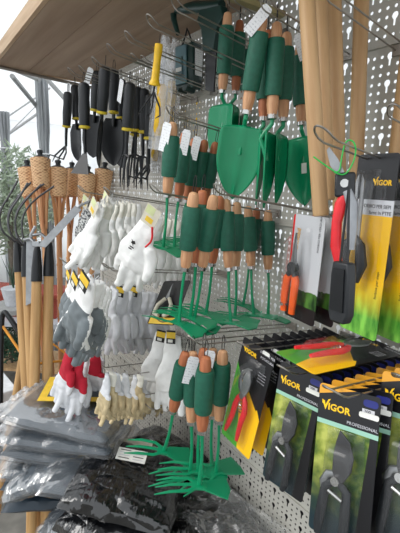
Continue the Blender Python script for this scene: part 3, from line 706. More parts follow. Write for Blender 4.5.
def blister(root, w_, z0, z1, dpt=.03):
    def fn(u, v):
        x = (u-.5)*w_; e = min(1, 4.5*min(u, 1-u))*min(1, 6*min(v, 1-v)); e = e*e*(3-2*e)
        return (x*(1-.25*abs(v-.4)), -.001-dpt*e, z0+(z1-z0)*v)
    mb = MB(); mb.grid(16, 24, fn, 'blister'); return mb.build('blister', root)
def pack_red():
    r_ = empty('pruner_pack'); c = card(r_, .105, .012, -.25, 'card_red'); logo(c, -.044, -.006, .0135)
    text('FORBICE PER', .008, 'greyink', c, (.008, -.0008, -.0)); text('POTATURA', .008, 'greyink', c, (.012, -.0008, -.012)); 
    for k in range(4): text('lama in acciaio', .004, 'greyink', c, (.018, -.0008, -.045-.007*k))
    pruner(r_, 'red'); blister(r_, .075, -.022, -.24)
    mb = MB(); mb.prism(rr(.011, .004, -.004, .003), -.0012, -.0004, 'sticker'); o = mb.build('price_sticker', r_); o.location = (.026, -.001, .006); return r_
def pack_leaf(wedge=False):
    full = True; r_ = empty('pruner_pack'); c = card(r_, .105, .012, -.25, 'card_leafw' if wedge else 'card_leaf')
    if full:
        logo(c, -.046, -.016, .0155); text('PROFESSIONAL', .0075, 'greyink', c, (-.0, -.0008, -.046))
        mb = MB(); mb.prism(rr(.012, .006, -.006, .005), -.0003, 0, 'bluelab'); o = mb.build('blue_corner', c); o.location = (.037, -.0008, -.002)
        mb = MB(); mb.prism([(0, 0), (.02, 0), (.02, -.008), (0, -.008)], -.0003, 0, 'greyink'); o = mb.build('number_box', c); o.location = (.024, -.0008, -.012)
        text('200', .0075, 'ink', c, (.027, -.0014, -.0185))
        mb = MB(); mb.prism(rr(.016, .0045, -.0045, .003), -.0012, -.0004, 'sticker'); o = mb.build('price_sticker', r_); o.location = (.036, -.002, -.022); 
        pruner2(r_)
    blister(r_, .07, -.06, -.245, .034)
    return r_
def pruner2(root, y=-.014):
    mb = MB(); mb.prism([(-.004, -.145), (.008, -.14), (.02, -.118), (.022, -.095), (.014, -.07), (-.004, -.055), (-.009, -.075), (-.012, -.1), (-.012, -.125)], y-.004, y, 'blacksteel' if 0 else 'darksteel', lambda x, z: 0); mb.build('cutting_blade', root, bevel=.001)
    mb = MB(); mb.tube([(-.004, y, -.13), (-.02, y, -.135), (-.027, y, -.15), (-.024, y, -.17)], [.006, .007, .007, .006], 'steel', 8, .6, (0, 1, 0)); mb.build('hook_jaw', root)
    mb = MB(); mb.tube([(-.004, y-.01, -.14), (-.004, y+.004, -.14)], .0075, 'chrome', 10); mb.build('pivot', root)
    for q in (-1, 1):
        mb = MB(); mb.tube([(-.004, y, -.14), (q*.018-.004, y, -.155), (q*.02-.006, y, -.19), (q*.022-.008, y, -.225), (q*.02-.01, y, -.242)], [.006, .008, .0085, .008, .006], 'black', 10, .8, (0, 1, 0)); mb.build('handle', root)
    mb = MB(); mb.tube([(-.014, y-.008, -.158), (.010, y-.008, -.167)], [.004, .0035], 'chrome', 8); mb.build('catch', root)
PR = pack_red(); PL = pack_leaf(); PW = pack_leaf(True)
# hooks and packs: TL pixel + X of left edge, depth to wall
def packrow(proto, TL, BL, X, spin, n, labf, grp, cat, hooklab, dY=.02, w_=.105, lean=1., hook_w=.012, sc=.78):
    w_ *= sc
    a = PX(*TL, X); d = PY(*BL, a.y-.03); s_ = R(spin); cx = a+V((cos(s_), sin(s_), 0))*w_/2
    dr = (d-a); out = []
    for k in range(n):
        T = cx+V((0, dY*k, -.0028*k)); dd = V((dr.x, dr.y*(1-k/(n+2)), dr.z)); T = T+V((0, 0, -.01))
        if k: dd = dd+V((random.uniform(-.008, .008), 0, 0))
        sp = spin*(1-.6*k/n)+(random.uniform(-5, 5) if k else 0)
        out.append(place(proto if not callable(proto) else proto(k), T, T+dd, sp, labf(k), cat, grp, sc))
    hook(cx.x, cx.y-.05, cx.z+.006, hook_w, label=hooklab, loop=.03)
    print('row', hooklab[:30], [round(v, 3) for v in cx], 'len', round(dr.length, 3)); return cx
NUM = ['front', 'second', 'third', 'fourth', 'fifth', 'sixth', 'seventh', 'eighth', 'ninth', 'tenth', 'eleventh', 'twelfth', 'thirteenth']
packrow(lambda k: PR if k < 2 else PL, (243, 338), (216, 452), -.515, 0, 10, lambda k: ('front red handled pruner pack with yellow and green card' if k == 0 else 'red handled pruner pack directly behind the front red one' if k == 1 else 'dark headed pruner pack on the red pruner hook, %s from the front' % NUM[k]), 'pruner packs on the left hook', 'pruner pack', 'wire hook holding the red pruner packs', .026)
packrow(PL, (281, 360), (263, 470), -.405, 4, 10, lambda k: ('black pruner pack with leafy card, front of the middle pack row' if k == 0 else 'leafy pruner pack in the middle row, %s from the front' % NUM[k]), 'pruner packs on the middle hook', 'pruner pack', 'wire hook holding the middle row of leafy packs', .026, sc=.74)
packrow(PW, (321, 379), (309, 523), -.30, 12, 11, lambda k: ('large leafy pruner pack in front at the lower right' if k == 0 else 'leafy pruner pack in the right row, %s from the front' % NUM[k]), 'pruner packs on the right hook', 'pruner pack', 'wire hook holding the right row of leafy packs', .027, sc=.74)
packrow(PW, (384, 366), (374, 480), -.25, 4, 6, lambda k: ('leafy pruner pack at the right edge of the photo, front of its row' if k == 0 else 'leafy pruner pack in the edge row, %s from the front' % NUM[k]), 'pruner packs on the edge hook', 'pruner pack', 'wire hook at the right edge holding leafy packs', .028)
# red pack lying flat on the rows
a = PZ(296, 362, 1.255); o = copy_tree(PR); zz_ = V((.12, .99, -.04)).normalized(); nrm = V((0, .04, 1)); xx_ = zz_.cross(-nrm).normalized()*-1
yv = zz_.cross(xx_); m_ = M((xx_, yv, zz_)).transposed().to_4x4()
if yv.z > 0: m_ = M((-xx_, -yv, zz_)).transposed().to_4x4()
m_.translation = a+zz_*.19; o.matrix_world = m_ @ M.Diagonal((.78, .78, .78, 1)); tag(o, 'red handled pruner pack lying flat on top of the leafy packs', 'pruner pack', 'loose pruner packs')
# orange snips packs
def pack_orange():
    r_ = empty('snips_pack'); c = card(r_, .078, .012, -.185, 'card_grey')
    o = text('Vermobil', .013, 'goldink', c, (-.03, -.0008, -.055), bold=.03); o.rotation_euler = (R(90), R(-84), 0); o.location = (-.022, -.0008, -.062)
    o = text('FORBICI PER VERDURA E FIORI', .0062, 'ink', c, (.031, -.0008, -.05)); o.rotation_euler = (R(90), R(-90), 0)
    n0 = set(bpy.data.objects)
    for q in (-1, 1):
        mb = MB(); mb.tube([(q*.003, -.014, -.09), (q*.011-.002, -.014, -.108), (q*.012-.004, -.014, -.14), (q*.011-.004, -.014, -.172)], [.006, .0085, .008, .007], 'orange', 10, .8, (0, 1, 0)); mb.build('handle', r_)
        mb = MB(); mb.prism([(q*.001, -.092), (q*.009, -.086), (q*.005, -.06), (q*.0005, -.02)], -.016, -.013, 'steel'); mb.build('blade', r_, smooth=False)
    mb = MB(); mb.tube([(0, -.02, -.085), (0, -.01, -.085)], .011, 'black', 12); mb.tube([(0, -.014, -.085), (-.009, -.014, -.1)], .007, 'black'); mb.tube([(0, -.014, -.085), (.009, -.014, -.1)], .007, 'black'); mb.build('pivot', r_)
    mb = MB(); mb.tube([(-.02, -.015, -.158), (.012, -.015, -.158)], .002, 'black'); mb.tube([(-.018, -.018, -.158), (-.012, -.023, -.158)], .003, 'chrome'); mb.build('catch', r_)
    blister(r_, .056, -.01, -.18, .026)
    for o in bpy.data.objects:
        if o not in n0: o.location.x -= .013
    return r_
PO = pack_orange()
a, d = seg(294, 214, 284, 314, .195)
for k in range(5):
    T = a+V((.036+.021*k, .026*k, -.012))
    place(PO, T, T+(d-a), -6, 'grey snips pack with orange handles hanging in front, left of the black pouch' if k == 0 else 'grey snips card behind the orange handled front pack, %s from the front' % NUM[k], 'snips pack', 'snips packs')
hook(a.x+.07, a.y-.03, a.z+.006, label='wire hook holding the orange snips packs')
# long yellow cards with shears
def pack_long():
    r_ = empty('shears_pack'); c = card(r_, .08, .012, -.29, 'card_long'); logo(c, -.004, -.026, .011)
    text('FORBICI PER SIEPI', .0082, 'ink', c, (-.02, -.0008, -.073), width=.055); text('lame in PTFE', .0082, 'ink', c, (-.005, -.0008, -.083))
    o = text('forbice per siepi', .007, 'ink', c, (.03, -.0008, -.22)); o.rotation_euler = (R(90), R(-90), 0)
    for q in (-1, 1):
        mb = MB(); mb.prism([(-.013+q*.001, -.02), (-.013+q*.007, -.03), (-.013+q*.009, -.12), (-.013, -.13)], -.02+q*.002, -.017+q*.002, 'brightsteel'); mb.build('blade', r_, smooth=False)
        mb = MB(); mb.tube([(-.013, -.018, -.12), (-.013+q*.014, -.018, -.135), (-.013+q*.02, -.018, -.165), (-.013+q*.012, -.018, -.195)], [.005, .009, .011, .007], 'black', 10, .8, (0, 1, 0)); mb.build('handle', r_)
    mb = MB(); mb.tube([(-.013, -.027, -.125), (-.013, -.01, -.125)], .006, 'chrome'); mb.build('pivot', r_)
    def fn(u, v):
        e = min(1, 5*min(u, 1-u))*min(1, 9*min(v, 1-v)); e = e*e*(3-2*e); return (-.04+.05*u, -.001-.034*e, -.012-.2*v)
    mb = MB(); mb.grid(12, 20, fn, 'blister'); mb.build('blister', r_); return r_
PG = pack_long()
a, d = seg(363, 154, 343, 328, .27)
for k in range(5):
    T = a+V((.031+.024*k, .024*k-.01, -.012)); place(PG, T, T+(d-a)+V((.0, .0, 0)), -10, ('long yellow shears card with black header, hanging in front beside the red pruner' if k == 0 else 'long yellow shears card with green foot, %s from the front' % NUM[k]), 'shears pack', 'long yellow cards', .88)
# red and grey pruner hanging by a green tie
hp = empty('hand_pruner')
mb = MB(); mb.tube([(.003, 0, -.01), (-.006, 0, -.03), (-.012, .002, -.06), (-.013, .002, -.1), (-.006, .002, -.14)], [.008, .01, .0085, .009, .006], 'red', 12, .8); mb.build('red_handle', hp)
mb = MB(); mb.tube([(.004, -.004, -.008), (.012, -.006, -.03), (.013, -.006, -.07), (.012, -.006, -.105)], [.008, .0095, .009, .006], 'silver', 12, .8); mb.build('grey_handle', hp)
mb = MB(); mb.box((0, 0, 0.002), (.032, .014, .04), 'black'); mb.build('head', hp, bevel=.004)
mb = MB(); mb.prism([(-.015, .02), (.0, .02), (-.012, .045), (-.026, .065), (-.03, .06), (-.024, .035)], -.002, .002, 'steel'); mb.build('blade', hp)
mb = MB(); mb.tube([(.0, -.01, .004), (0, .01, .004)], .007, 'chrome', 10); mb.build('pivot', hp)
arch([(-.05, -.01, .05), (-.025, -.01, .03), (-.008, -.012, .018), (-.006, -.0, .05), (-.0, 0, .075), (.014, 0, .07), (.016, -.002, .045), (.002, -.01, .015), (-.016, -.012, .022)], .0013, 'greentie', 'green_tie', hp)
a, d = seg(345, 186, 343, 272, .115); place(hp, a, d, 30, 'hand pruner with one red and one grey handle tied with a green tie', 'pruner', None, .8)
hook_px(316, 136, a.y-.06, 'wire hook with the red and grey pruner tied on', loop=.03)
pch = empty('tool_pouch'); mb = MB(); mb.prism([(-.016, 0), (.016, 0), (.02, -.02), (.021, -.085), (.015, -.1), (-.015, -.1), (-.02, -.085), (-.019, -.02)], -.009, .009, 'black'); mb.build('holster', pch, bevel=.003)
mb = MB(); mb.tube([(-.008, 0, 0), (-.004, 0, .06), (.0, 0, .13), (.004, 0, .06), (.008, 0, 0)], .002, 'black'); mb.build('strap', pch)
mb = MB(); mb.prism([(-.012, -.01), (.012, -.01), (.014, -.08), (-.014, -.08)], -.0115, -.009, 'blacksteel'); mb.build('front_panel', pch)
hang(pch, .1, (344, 262, 340, 322), -10, 'black pouch hanging below the red and grey pruner', 'pouch', None, .72)

# other hooks at right and top
for x, y, Yy, lab in [(328, -6, -.22, 'empty wire hook slanting across the upper right corner'), (391, 113, -.2, 'wire hook cut by the right edge above the yellow cards'),
        (262, 4, -.24, 'wire hook carrying the green trowels'), (228, 2, -.17, 'wire hook carrying the left green trowels'),
        (215, 191, -.34, 'wire hook carrying the middle row of hoes'), (167, 112, -.33, 'wire hook carrying the tagged hoes'), (188, 342, -.37, 'wire hook carrying the lowest row of hoes'),
        (202, 331, -.28, 'long wire hook under the middle hoe heads'), (92, 62, -.33, 'empty looking wire hook above the leftmost black tools'), (68, 72, -.33, 'wire hook leftmost under the canopy'),
        (79, 70, -.3, 'wire hook second from the left under the canopy'), (107, 49, -.33, 'wire hook above the shiny black trowel'), (125, 37, -.33, 'wire hook above the tagged black fork'),
        (147, 21, -.34, 'wire hook above the yellow cultivator'), (172, 4, -.32, 'wire hook above the clear bags, near the dark green grip'), (131, 58, -.22, 'short wire hook behind the tagged fork'), (141, 60, -.2, 'short wire hook left of the yellow cultivator')]:
    hook_px(x, y, Yy, lab)
mb = MB(); p1 = PY(240, 0, -.1); mb.box(p1+V((0, 0, .0)), (.02, .22, .012), 'gold', M.Rotation(R(-10), 3, 'X') @ M.Rotation(R(-20), 3, 'Z')); o = mb.build('shelf_bracket'); tag(o, 'bronze coloured flat bar crossing above the green trowels', 'bracket')

# ================================================================== GLOVES
def glove_mesh(seed, spread=.25, curl=.0, narrow=1., L=1.):
    random.seed(seed); mb = MB()
    rows = [(-.0, .021), (-.03, .024), (-.06, .027), (-.075, .03), (-.1, .036), (-.125, .041), (-.15, .04), (-.162, .037)]
    mb.tube([(0, .002*sin(z*60+seed), z) for z, r_ in rows], [r_*narrow for z, r_ in rows], 'gwhite', 16, .32/narrow, (0, 1, 0))
    for k, (fx_, fl_, fr) in enumerate(((-.03, .062, .0095), (-.01, .078, .0105), (.011, .082, .0105), (.03, .07, .0105))):
        fx_ *= narrow; a = (k-1.5)*spread*.28+random.uniform(-.06, .06); c = curl+random.uniform(-.012, .012)
        mb.tube([(fx_, 0, -.14), (fx_+sin(a)*.02, c*.2, -.16-.005), (fx_+sin(a)*fl_*.5, c*.6, -.155-fl_*.5), (fx_+sin(a)*fl_*.98, c*1.6, -.155-fl_*.96), (fx_+sin(a)*fl_, c*1.7, -.155-fl_)], [fr, fr*1.05, fr, fr*.85, fr*.35], 'gwhite', 10, .85, (0, 1, 0))
    mb.tube([(.024*narrow, 0, -.085), (.04*narrow, -.004, -.105), (.05*narrow, -.01, -.13), (.052*narrow, -.014, -.152), (.052*narrow, -.015, -.158)], [.014, .0135, .012, .009, .004], 'gwhite', 10, .8, (0, 1, 0))
    o = mb.build('gtmp'); q = o.modifiers.new('r', 'REMESH'); q.mode = 'VOXEL'; q.voxel_size = .0028; q.use_smooth_shade = True
    q = o.modifiers.new('s', 'SMOOTH'); q.iterations = 3
    dg = bpy.context.evaluated_depsgraph_get(); dg.update(); me = bpy.data.meshes.new_from_object(o.evaluated_get(dg)); bpy.data.objects.remove(o)
    for v in me.vertices:
        c = v.co; n_ = noise.noise(V((c.x*28+seed, c.y*10, c.z*22)))*.0045+noise.noise(V((c.x*70, seed, c.z*60)))*.0018
        v.co.y += n_; v.co.x += n_*.6+.003*sin(c.z*24+seed); v.co.z *= L
    return me
GM = [glove_mesh(1, .2, 0, .95), glove_mesh(2, .5, .01, .85), glove_mesh(3, .15, -.01, .74), glove_mesh(4, .45, .02, .7)]
def glove(style, gm, cutz, cm, pm, back=None, tagm=None, cord=True, name='work_glove'):
    r_ = empty(name)
    for nm, test in (('cuff', lambda z: z > cutz), ('hand', lambda z: z <= cutz)):
        bm = bmesh.new(); bm.from_mesh(gm); bmesh.ops.bisect_plane(bm, geom=bm.verts[:]+bm.edges[:]+bm.faces[:], plane_co=(0, 0, cutz), plane_no=(0, 0, 1)); dl = [f for f in bm.faces if not test(f.calc_center_median().z)]
        bmesh.ops.delete(bm, geom=dl, context='FACES'); me = bpy.data.meshes.new(nm); 
        for f in bm.faces:
            f.smooth = True; f.material_index = 0
            c = f.calc_center_median()
            if nm == 'hand' and back and (f.normal.y*back[1] > (-.25 if back[0] == 'gwhite' else .15) and c.z > -.195): f.material_index = 1
        bm.to_mesh(me); bm.free(); me.materials.append(K[cm if nm == 'cuff' else pm]); 
        if back: me.materials.append(K[back[0]])
        o = bpy.data.objects.new(nm, me); COL.objects.link(o); o.parent = r_
    if tagm == 'yb':
        mb = MB(); mb.prism([(-.015, 0), (.015, 0), (.015, -.044), (-.015, -.044)], -.0004, .0004, 'blackcard'); mb.prism([(-.015, -.006), (.015, -.006), (.015, -.026), (-.015, -.026)], -.0007, -.0004, 'yellowcard'); mb.prism([(-.01, -.03), (.006, -.03), (.006, -.04), (-.01, -.04)], -.0007, -.0004, 'sticker')
        o = mb.build('header_tag', r_, smooth=False); o.location = (0, -.016, .022); o.scale = (.8, 1, .85)
    elif tagm == 'pale':
        mb = MB(); mb.prism([(-.016, 0), (.016, 0), (.016, -.045), (-.016, -.045)], -.0004, .0004, 'cream'); mb.prism([(-.008, -.026), (.008, -.026), (.008, -.038), (-.008, -.038)], -.0007, -.0004, 'yellowcard'); mb.prism([(-.014, -.002), (.004, -.002), (.004, -.02), (-.014, -.02)], -.0007, -.0004, 'ygreen')
        o = mb.build('header_tag', r_, smooth=False); o.location = (0, -.016, .02)
    if cord: mb = MB(); mb.tube([(-.008, 0, -.006), (0, 0, .02), (.008, 0, -.006)], .001, 'greyink', 5); mb.build('cord', r_)
    return r_
GL = .23
# white gloves, upper left
GWa = glove('w', GM[2], -.04, 'gcream', 'gwhite'); GWt = glove('w', GM[2], -.04, 'gwhite', 'gwhite', tagm='pale'); GWb = glove('w', GM[3], -.04, 'gwhite', 'gwhite')
g = 'white knitted gloves on the upper left hooks'
GWs = glove('w', GM[3], -.05, 'gcream', 'gwhite'); GWw = glove('w', GM[0], -.045, 'gcream', 'gwhite')
for pr, px, sp, lab in [(GWt, (100, 206, 78, 262), 5, 'white glove with a pale tag, leftmost of the upper bunch'), (GWa, (107, 204, 88, 265), 35, 'white glove second in the upper bunch, fingers down left'),
        (GWw, (114, 203, 100, 266), 22, 'white glove third in the upper bunch'), (GWw, (120, 202, 110, 266), 30, 'white glove fourth in the upper bunch'), (GWw, (127, 202, 120, 266), 32, 'white glove fifth in the upper bunch'),
        (GWw, (132, 203, 128, 264), 35, 'white glove sixth in the upper bunch'), (GWb, (138, 204, 136, 262), 50, 'white glove rightmost in the upper bunch'), (GWa, (104, 202, 84, 262), -10, 'white glove tucked behind the second one of the bunch'),
        (GWs, (127, 201, 121, 266), 30, 'slim white glove of the upper bunch nearest the large printed glove'), (GWt, (111, 200, 95, 266), 0, 'white glove with a pale tag in the middle of the upper bunch'), (GWa, (117, 203, 104, 267), -15, 'white glove between the fourth and the tagged middle one'), (GWa, (124, 202, 114, 266), 0, 'white glove in front of the fifth in the upper bunch'), (GWa, (134, 204, 130, 264), -10, 'white glove beside the rightmost one of the upper bunch')]:
    hang(pr, GL, px, sp, lab, 'glove', g, .9)
GSp = glove('s', GM[3], -.03, 'gspeck', 'gspeck', tagm='pale')
for px, lab in [((89, 200, 78, 248), 'speckled grey and white glove at the left of the white bunch'), ((86, 206, 82, 250), 'speckled grey glove behind its speckled twin')]: hang(GSp, GL, px, 15, lab, 'glove', 'speckled gloves')
# big white glove with printed mark and red cord
GBg = glove('b', GM[0], -.03, 'gwhite', 'gwhite', tagm='pale')
mb = MB()
for q_ in ([(-.008, .006), (-.004, .003), (0, .006), (.004, 0), (0, -.003), (.001, -.009), (-.003, -.004), (-.007, -.003), (-.005, .001)], [(-.006, -.012), (.004, -.011), (.004, -.014), (-.006, -.015)], [(-.007, -.018), (.001, -.017), (.001, -.02), (-.007, -.021)]): mb.prism(q_, -.0005, 0, 'ink')
o = mb.build('printed_mark', GBg, smooth=False); o.location = (-.008, -.0165, -.085)
arch([(.012, -.018, -.02), (.025, -.02, -.045), (.018, -.02, -.07)], .002, 'red', 'red_cord', GBg)
hang(GBg, GL, (156, 212, 122, 284), 25, 'large white glove in front with a printed mark and red cord', 'glove')
for px, sp, lab in [((160, 214, 140, 280), 40, 'white glove right behind the large printed one'), ((168, 218, 152, 284), 20, 'white glove below the heads of the tagged hoes'), ((176, 220, 164, 284), 35, 'white glove third to the right of the printed glove'),
        ((188, 222, 176, 284), 10, 'cream glove behind the leftmost middle handle'), ((198, 224, 188, 280), 30, 'cream glove behind the shafts of the middle hoes'), ((206, 226, 198, 276), 20, 'cream glove deepest on the hook behind the hoes')]:
    hang(GWw, GL, px, sp, lab, 'glove', 'white gloves behind the green hoes')
# grey dipped
GGa = glove('g', GM[2], -.07, 'gwhite', 'ggrey', ('gwhite', 1)); GGt = glove('g', GM[3], -.07, 'gwhite', 'ggrey', ('gwhite', 1), tagm='yb')
g = 'grey dipped gloves'
for pr, px, sp, lab in [(GGt, (74, 276, 60, 330), 0, 'grey dipped glove with a yellow tag, leftmost of its bunch'), (GGt, (82, 280, 62, 342), 5, 'grey dipped glove with a yellow tag, long fingers pointing left'), (GGt, (92, 280, 66, 348), 10, 'grey dipped glove in front under the pale tag'),
        (GGa, (98, 284, 76, 350), 50, 'grey dipped glove in the middle of its bunch'), (GGa, (103, 286, 84, 352), 30, 'grey dipped glove right of the middle one'), (GGa, (107, 288, 93, 352), 15, 'grey dipped glove last before the light grey gloves'),
        (GGa, (96, 282, 70, 340), 60, 'grey dipped glove tucked behind the front one')]:
    hang(pr, GL, px, sp, lab, 'glove', g)
GHa = glove('l', GM[1], -.04, 'glight', 'glight', tagm='yb'); GHb = glove('l', GM[0], -.04, 'glight', 'glight')
g = 'light grey gloves'
for pr, px, sp, lab in [(GHa, (122, 290, 114, 352), 42, 'light grey glove in front with spread fingers and a yellow and black tag'), (GHa, (136, 290, 128, 350), 40, 'light grey glove with a yellow tag, second from the left'),
        (GHb, (144, 292, 138, 352), 50, 'light grey glove third from the left'), (GHb, (151, 292, 146, 350), 50, 'light grey glove fourth from the left, thin edge showing'), (GHb, (158, 294, 153, 352), 45, 'light grey glove last of its hook, next to the dotted gloves'), (GHb, (128, 290, 120, 350), 40, 'light grey glove just behind the front one'), (GHb, (114, 288, 104, 350), 20, 'light grey glove leftmost, touching the grey dipped ones'), (GHb, (140, 288, 133, 346), 30, 'light grey glove between the second and third, slightly higher')]:
    hang(pr, GL, px, sp, lab, 'glove', g)
# red ones
GR = glove('r', GM[2], -.12, 'gred', 'glight'); GR2 = glove('r', GM[3], -.09, 'gred', 'glight'); g = 'red cuffed gloves'; GR3 = glove('r', GM[0], -.05, 'glight', 'glight')
for pr, px, sp, lab in [(GR, (69, 345, 62, 402), 20, 'red cuffed glove, highest and leftmost'), (GR, (79, 352, 73, 412), 30, 'red cuffed glove second from the left, long red cuff'), (GR2, (74, 348, 70, 404), 10, 'red cuffed glove between the two left ones'),
        (GR3, (86, 356, 80, 412), 10, 'pale grey glove beside the red cuffs, first of three'), (GR3, (92, 356, 87, 410), 10, 'pale grey glove beside the red cuffs, middle of three'), (GR2, (96, 350, 92, 408), 40, 'red cuffed glove rightmost, mostly hidden'), (GR3, (101, 358, 95, 410), 15, 'pale grey glove beside the red cuffs, nearest the beige bunch')]:
    hang(pr, GL, px, sp, lab, 'glove', g)
# beige
GBa = glove('y', GM[2], -.05, 'gcream', 'gleather'); GBb = glove('y', GM[3], -.09, 'glight', 'gleather'); g = 'beige work gloves on the low hooks'
lab_ = ['leftmost, leaning to the left', 'second from the left', 'third from the left', 'fourth from the left', 'in the middle of the bunch', 'just right of the middle', 'third from the right', 'second from the right', 'rightmost under the double loop']
for k in range(9):
    x = 108+k*4.6; hang(GBa if k % 2 else GBb, GL, (x, 374+random.uniform(-2, 2)+k*.4, x-7+random.uniform(-2, 2), 420+random.uniform(-3, 1)), 10+20*(k % 3), 'beige leather work glove, '+lab_[k], 'glove', g, .66)
for k in range(4):
    x = 152+k*6; hang(GBb if k % 2 else GBa, GL, (x, 380, x-5, 412), 20, 'small beige glove behind the dotted gloves, %s from the left' % NUM[k].replace('front', 'first'), 'glove', 'beige gloves behind the dotted ones', .62)
# dotted
GM.append(glove_mesh(9, .05, 0, 1.05)); GDa = glove('d', GM[4], -.02, 'gwhite', 'gwhite', ('gdots', 1), tagm='yb'); GDb = glove('d', GM[4], -.02, 'gdots', 'gdots'); g = 'white gloves with black dots'
for pr, px, sp, lab in [(GDa, (172, 336, 170, 415), 48, 'white dotted glove in front, palm turned away'), (GDa, (162, 334, 151, 400), 45, 'white dotted glove with a yellow and black tag, leftmost'), (GDb, (183, 336, 182, 415), 50, 'glove showing its black dots beside the front white one'), (GDb, (188, 340, 184, 410), 60, 'dotted glove rightmost, next to the lowest hoe handles')]:
    hang(pr, .235, px, sp, lab, 'glove', g)
for x, y, Yy, w_, lab in [(78, 190, -.38, .011, 'wire hook carrying the upper white gloves'), (104, 192, -.36, .011, 'wire hook over the middle of the white gloves'), (150, 190, -.36, .011, 'chrome tipped hook above the large printed glove'),
        (60, 262, -.42, .011, 'wire hook carrying the grey dipped gloves'), (103, 268, -.38, .02, 'wide wire hook carrying the light grey gloves'), (62, 343, -.42, .011, 'wire hook carrying the red cuffed gloves'), (104, 372, -.36, .032, 'wide chrome loop among the beige gloves, left'),
        (130, 391, -.3, .032, 'wide chrome loop among the beige gloves, right'), (152, 320, -.3, .014, 'wire hook carrying the dotted gloves'), (142, 405, -.26, .03, 'chrome loop curled below the beige gloves')]:
    hook_px(x, y, Yy, lab, wd=w_, name='glove_hook')
def hook_for(px, L, lab, **k): T, B = seg(*px, L); return hook(T.x, T.y-.02, T.z+.022, label=lab, **k)
hook_for((206, 226, 198, 276), GL, 'wire hook deepest behind the middle hoe handles, carrying cream gloves', y1=0)
hook_for((188, 222, 176, 284), GL, 'wire hook behind the leftmost middle hoe handle, carrying a cream glove')
hook_for((190, 72, 185, 158), .3, 'short wire hook under the grey blue case carrying a clear bag')
# scissors pack behind hoe heads (black with cream handles) and the yellow tag
sp_ = empty('scissors_pack'); c = card(sp_, .09, .01, -.12, 'blackcard')
for q in (-1, 1): mb = MB(); mb.tube([(q*.006, -.01, -.05), (q*.022, -.012, -.07), (q*.024, -.012, -.095), (q*.008, -.01, -.1)], .005, 'cream', 8); mb.build('handle', sp_)
mb = MB(); mb.prism([(-.006, -.05), (.006, -.05), (0, -.005)], -.012, -.01, 'steel'); mb.build('blade', sp_)
mb = MB(); mb.prism([(-.04, -.1), (.04, -.1), (.04, -.118), (-.04, -.118)], -.0009, -.0006, 'yellowcard'); mb.build('yellow_band', sp_)
a = PY(176, 284, -.2); place(sp_, a, a+V((.03, -.05, -.06)), 10, 'black pack with cream scissor handles behind the middle hoe heads', 'scissors pack')

# ================================================================== BASE SHELF AND GARMENT BAGS
sf = empty('base_shelf'); sf.location = (-.7, -.21, 0)
mb = MB(); mb.box((0, 0, .4), (1.6, .44, .03), 'shelf'); mb.build('deck', sf, bevel=.002)
mb = MB(); mb.box((0, -.21, .2), (1.6, .015, .37), 'shelf'); mb.build('front_panel', sf)
for s_ in (-1, 1): mb = MB(); mb.box((s_*.79, 0, .19), (.015, .42, .38), 'shelf'); mb.build('side_panel', sf)
tag(sf, 'grey base shelf under the piled garment bags', 'shelf')
def pillow(w_, d_, h_, mat, seed, amp=.006, n=(30, 24), ex=.45):
    mb = MB()
    def pt(u, v, top):
        x, y = 2*u-1, 2*v-1; e = max(0, (1-abs(x)**5))**.5*max(0, (1-abs(y)**5))**.5
        e = e**.8
        k = noise.noise(V((x*3+seed, y*3, seed*1.7)))*amp+noise.noise(V((x*9, y*7+seed, top)))*amp*.6+abs(noise.noise(V((x*5+y*5, x*3-y*2, seed))))*amp*.9
        ed = .03*noise.noise(V((x*3, y*3, seed+5)))
        return (x*w_/2*(1+ed), y*d_/2*(1+ed), (h_/2*e+k*e) if top else (-h_/2*e+k*.3*e))
    mb.grid(n[0], n[1], lambda u, v: pt(u, v, 1), mat); mb.grid(n[0], n[1], lambda u, v: pt(u, v, 0), mat); return mb
def garment(name_, w_, d_, h_, mat, seed, loc, rot, label, grp, bag=True, insert=None, sticker=None, flap=None):
    r_ = empty('garment_pack'); r_.location = loc; r_.rotation_euler = [R(a) for a in rot]
    pillow(w_, d_, h_, mat, seed).build('folded_garment', r_)
    if bag: pillow(w_*1.1, d_*1.1, h_*1.12, 'bag', seed+9, .008).build('clear_bag', r_)
    if flap:
        def fn(u, v):
            x = -w_/2-flap[0]*u+.02; y = (v-.5)*d_*1.0*(1-.25*u); z = h_*.2+noise.noise(V((u*4, v*6, seed)))*.03*u+noise.noise(V((u*9, v*12, seed)))*.012-flap[1]*u*u
            return (x, y, z)
        mb = MB(); mb.grid(22, 26, fn, 'flap'); mb.build('bag_flap', r_)
    if insert:
        ix, iy, iw, ih, ia = insert
        z = h_*.62+.012; ro_ = M.Rotation(R(ia), 3, 'Z')
        mb = MB(); mb.box((0, 0, 0), (iw, ih, .001), 'yellowcard'); mb.box((.012, .012, .0008), (iw-.024, ih-.024, .001), 'cream' if ih < .1 else 'cloth2'); o = mb.build('insert_card', r_, smooth=False); o.location = (ix, iy, z); o.rotation_euler = (0, 0, R(ia))
    if sticker:
        sx, sy, sa = sticker; mb = MB(); mb.box((0, 0, 0), (.085, .042, .0008), 'sticker')
        for k in range(4):
            for j in range(2): mb.box((-.02+.04*j, .014-.009*k, .0006), (.03, .0022, .0006), 'greyink' if (k+j) % 3 else 'ink')
        o = mb.build('label_sticker', r_, smooth=False); o.location = (sx, sy, h_*.56+.006); o.rotation_euler = (0, 0, R(sa))
    return tag(r_, label, 'garment pack', grp)
g = 'slate garments in clear bags'
top = PZ(76, 404, .80)
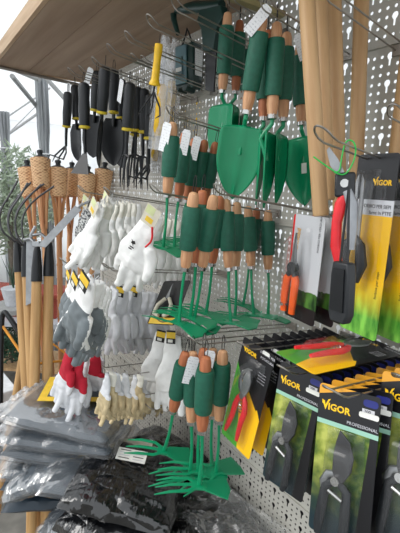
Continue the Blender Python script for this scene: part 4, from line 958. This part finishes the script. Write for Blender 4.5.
for k in range(6):
    garment('g', .34, .27, .052, 'cloth' if k else 'cloth2', k+1, (top.x-.01*k+(.01 if k % 2 else 0), top.y-.004*k, .79-.055*k), (0, 2*(-1)**k, 40+4*k), ['grey bagged garment topmost of the left stack, with a yellow edged insert', 'slate garment pack second from the top of the left stack', 'slate garment pack third from the top of the left stack', 'slate garment pack fourth from the top of the left stack', 'slate garment pack fifth from the top of the left stack', 'slate garment pack at the bottom of the left stack'][k], g,
            bag=k < 4, insert=(-.02, .03, .2, .15, 20) if k == 0 else None, flap=(.11, .05) if k in (0, 1, 3) else None)
q = PZ(44, 468, .64); garment('g', .19, .17, .045, 'cloth2', 21, (q.x, q.y, .64), (8, -24, 50), 'grey garment in a clear bag sliding off the left end of the shelf', g, flap=(.05, .04))
q = PZ(98, 462, .70); garment('g', .3, .22, .045, 'cloth2', 22, (q.x, q.y+.03, .665), (4, 4, 52), 'grey garment pack with a long cream and yellow insert, under the black bag', g, insert=(.0, .05, .24, .07, 4))
q = PZ(76, 508, .58); garment('g', .2, .18, .05, 'cloth2', 23, (q.x-.04, q.y, .53), (12, -35, 30), 'pale crumpled clear bag pack slumped at the front corner of the shelf', g, flap=(.12, .1))
g = 'black garments in glossy bags'
for (px, py, z, w_, d_, rot, st, sd_, lab) in [
    (128, 476, .7, .3, .24, (10, 8, 46), (-.01, .05, 4), 31, 'black bagged garment with a white label sticker, in front of the pile'),
    (112, 512, .62, .27, .2, (10, -8, 20), None, 32, 'black bagged garment slanting at the lower left of the pile'),
    (180, 516, .6, .3, .22, (8, 2, 55), None, 33, 'black bagged garment at the bottom below the lowest hoe heads'),
    (160, 450, .6, .28, .2, (0, 0, 12), None, 34, 'black bagged garment at the back against the perforated wall'),
    (240, 520, .56, .26, .2, (5, 6, -10), None, 35, 'black bagged garment at the bottom right of the pile with a red mark'),
    (140, 525, .54, .3, .24, (3, -3, 20), None, 36, 'black bagged garment lowest at the bottom edge of the photo'),
    (212, 488, .54, .24, .16, (0, 3, 30), None, 37, 'black bagged garment behind the lowest hoe heads, near the wall'),
    (262, 526, .52, .2, .14, (2, 12, 40), None, 38, 'small black bagged garment rightmost, touching the perforated wall')]:
    q = PZ(px, py, z); o = garment('b', w_, d_, .07, 'film', sd_, (q.x, min(q.y, -.12), z-.02), rot, lab, g, bag=False, sticker=st)
    if sd_ == 35: mb = MB(); mb.box((0, 0, 0), (.012, .012, .001), 'red'); o2 = mb.build('red_mark', o); o2.location = (-.06, .02, .045)
q = PZ(250, 524, .57); mb = pillow(.26, .18, .03, 'bag', 55, .015); o = mb.build('plastic_film'); o.location = (q.x, min(q.y, -.12), .6); o.rotation_euler = (R(5), R(4), R(15)); tag(o, 'loose crumpled clear film lying on the black bags at the bottom right', 'plastic film')
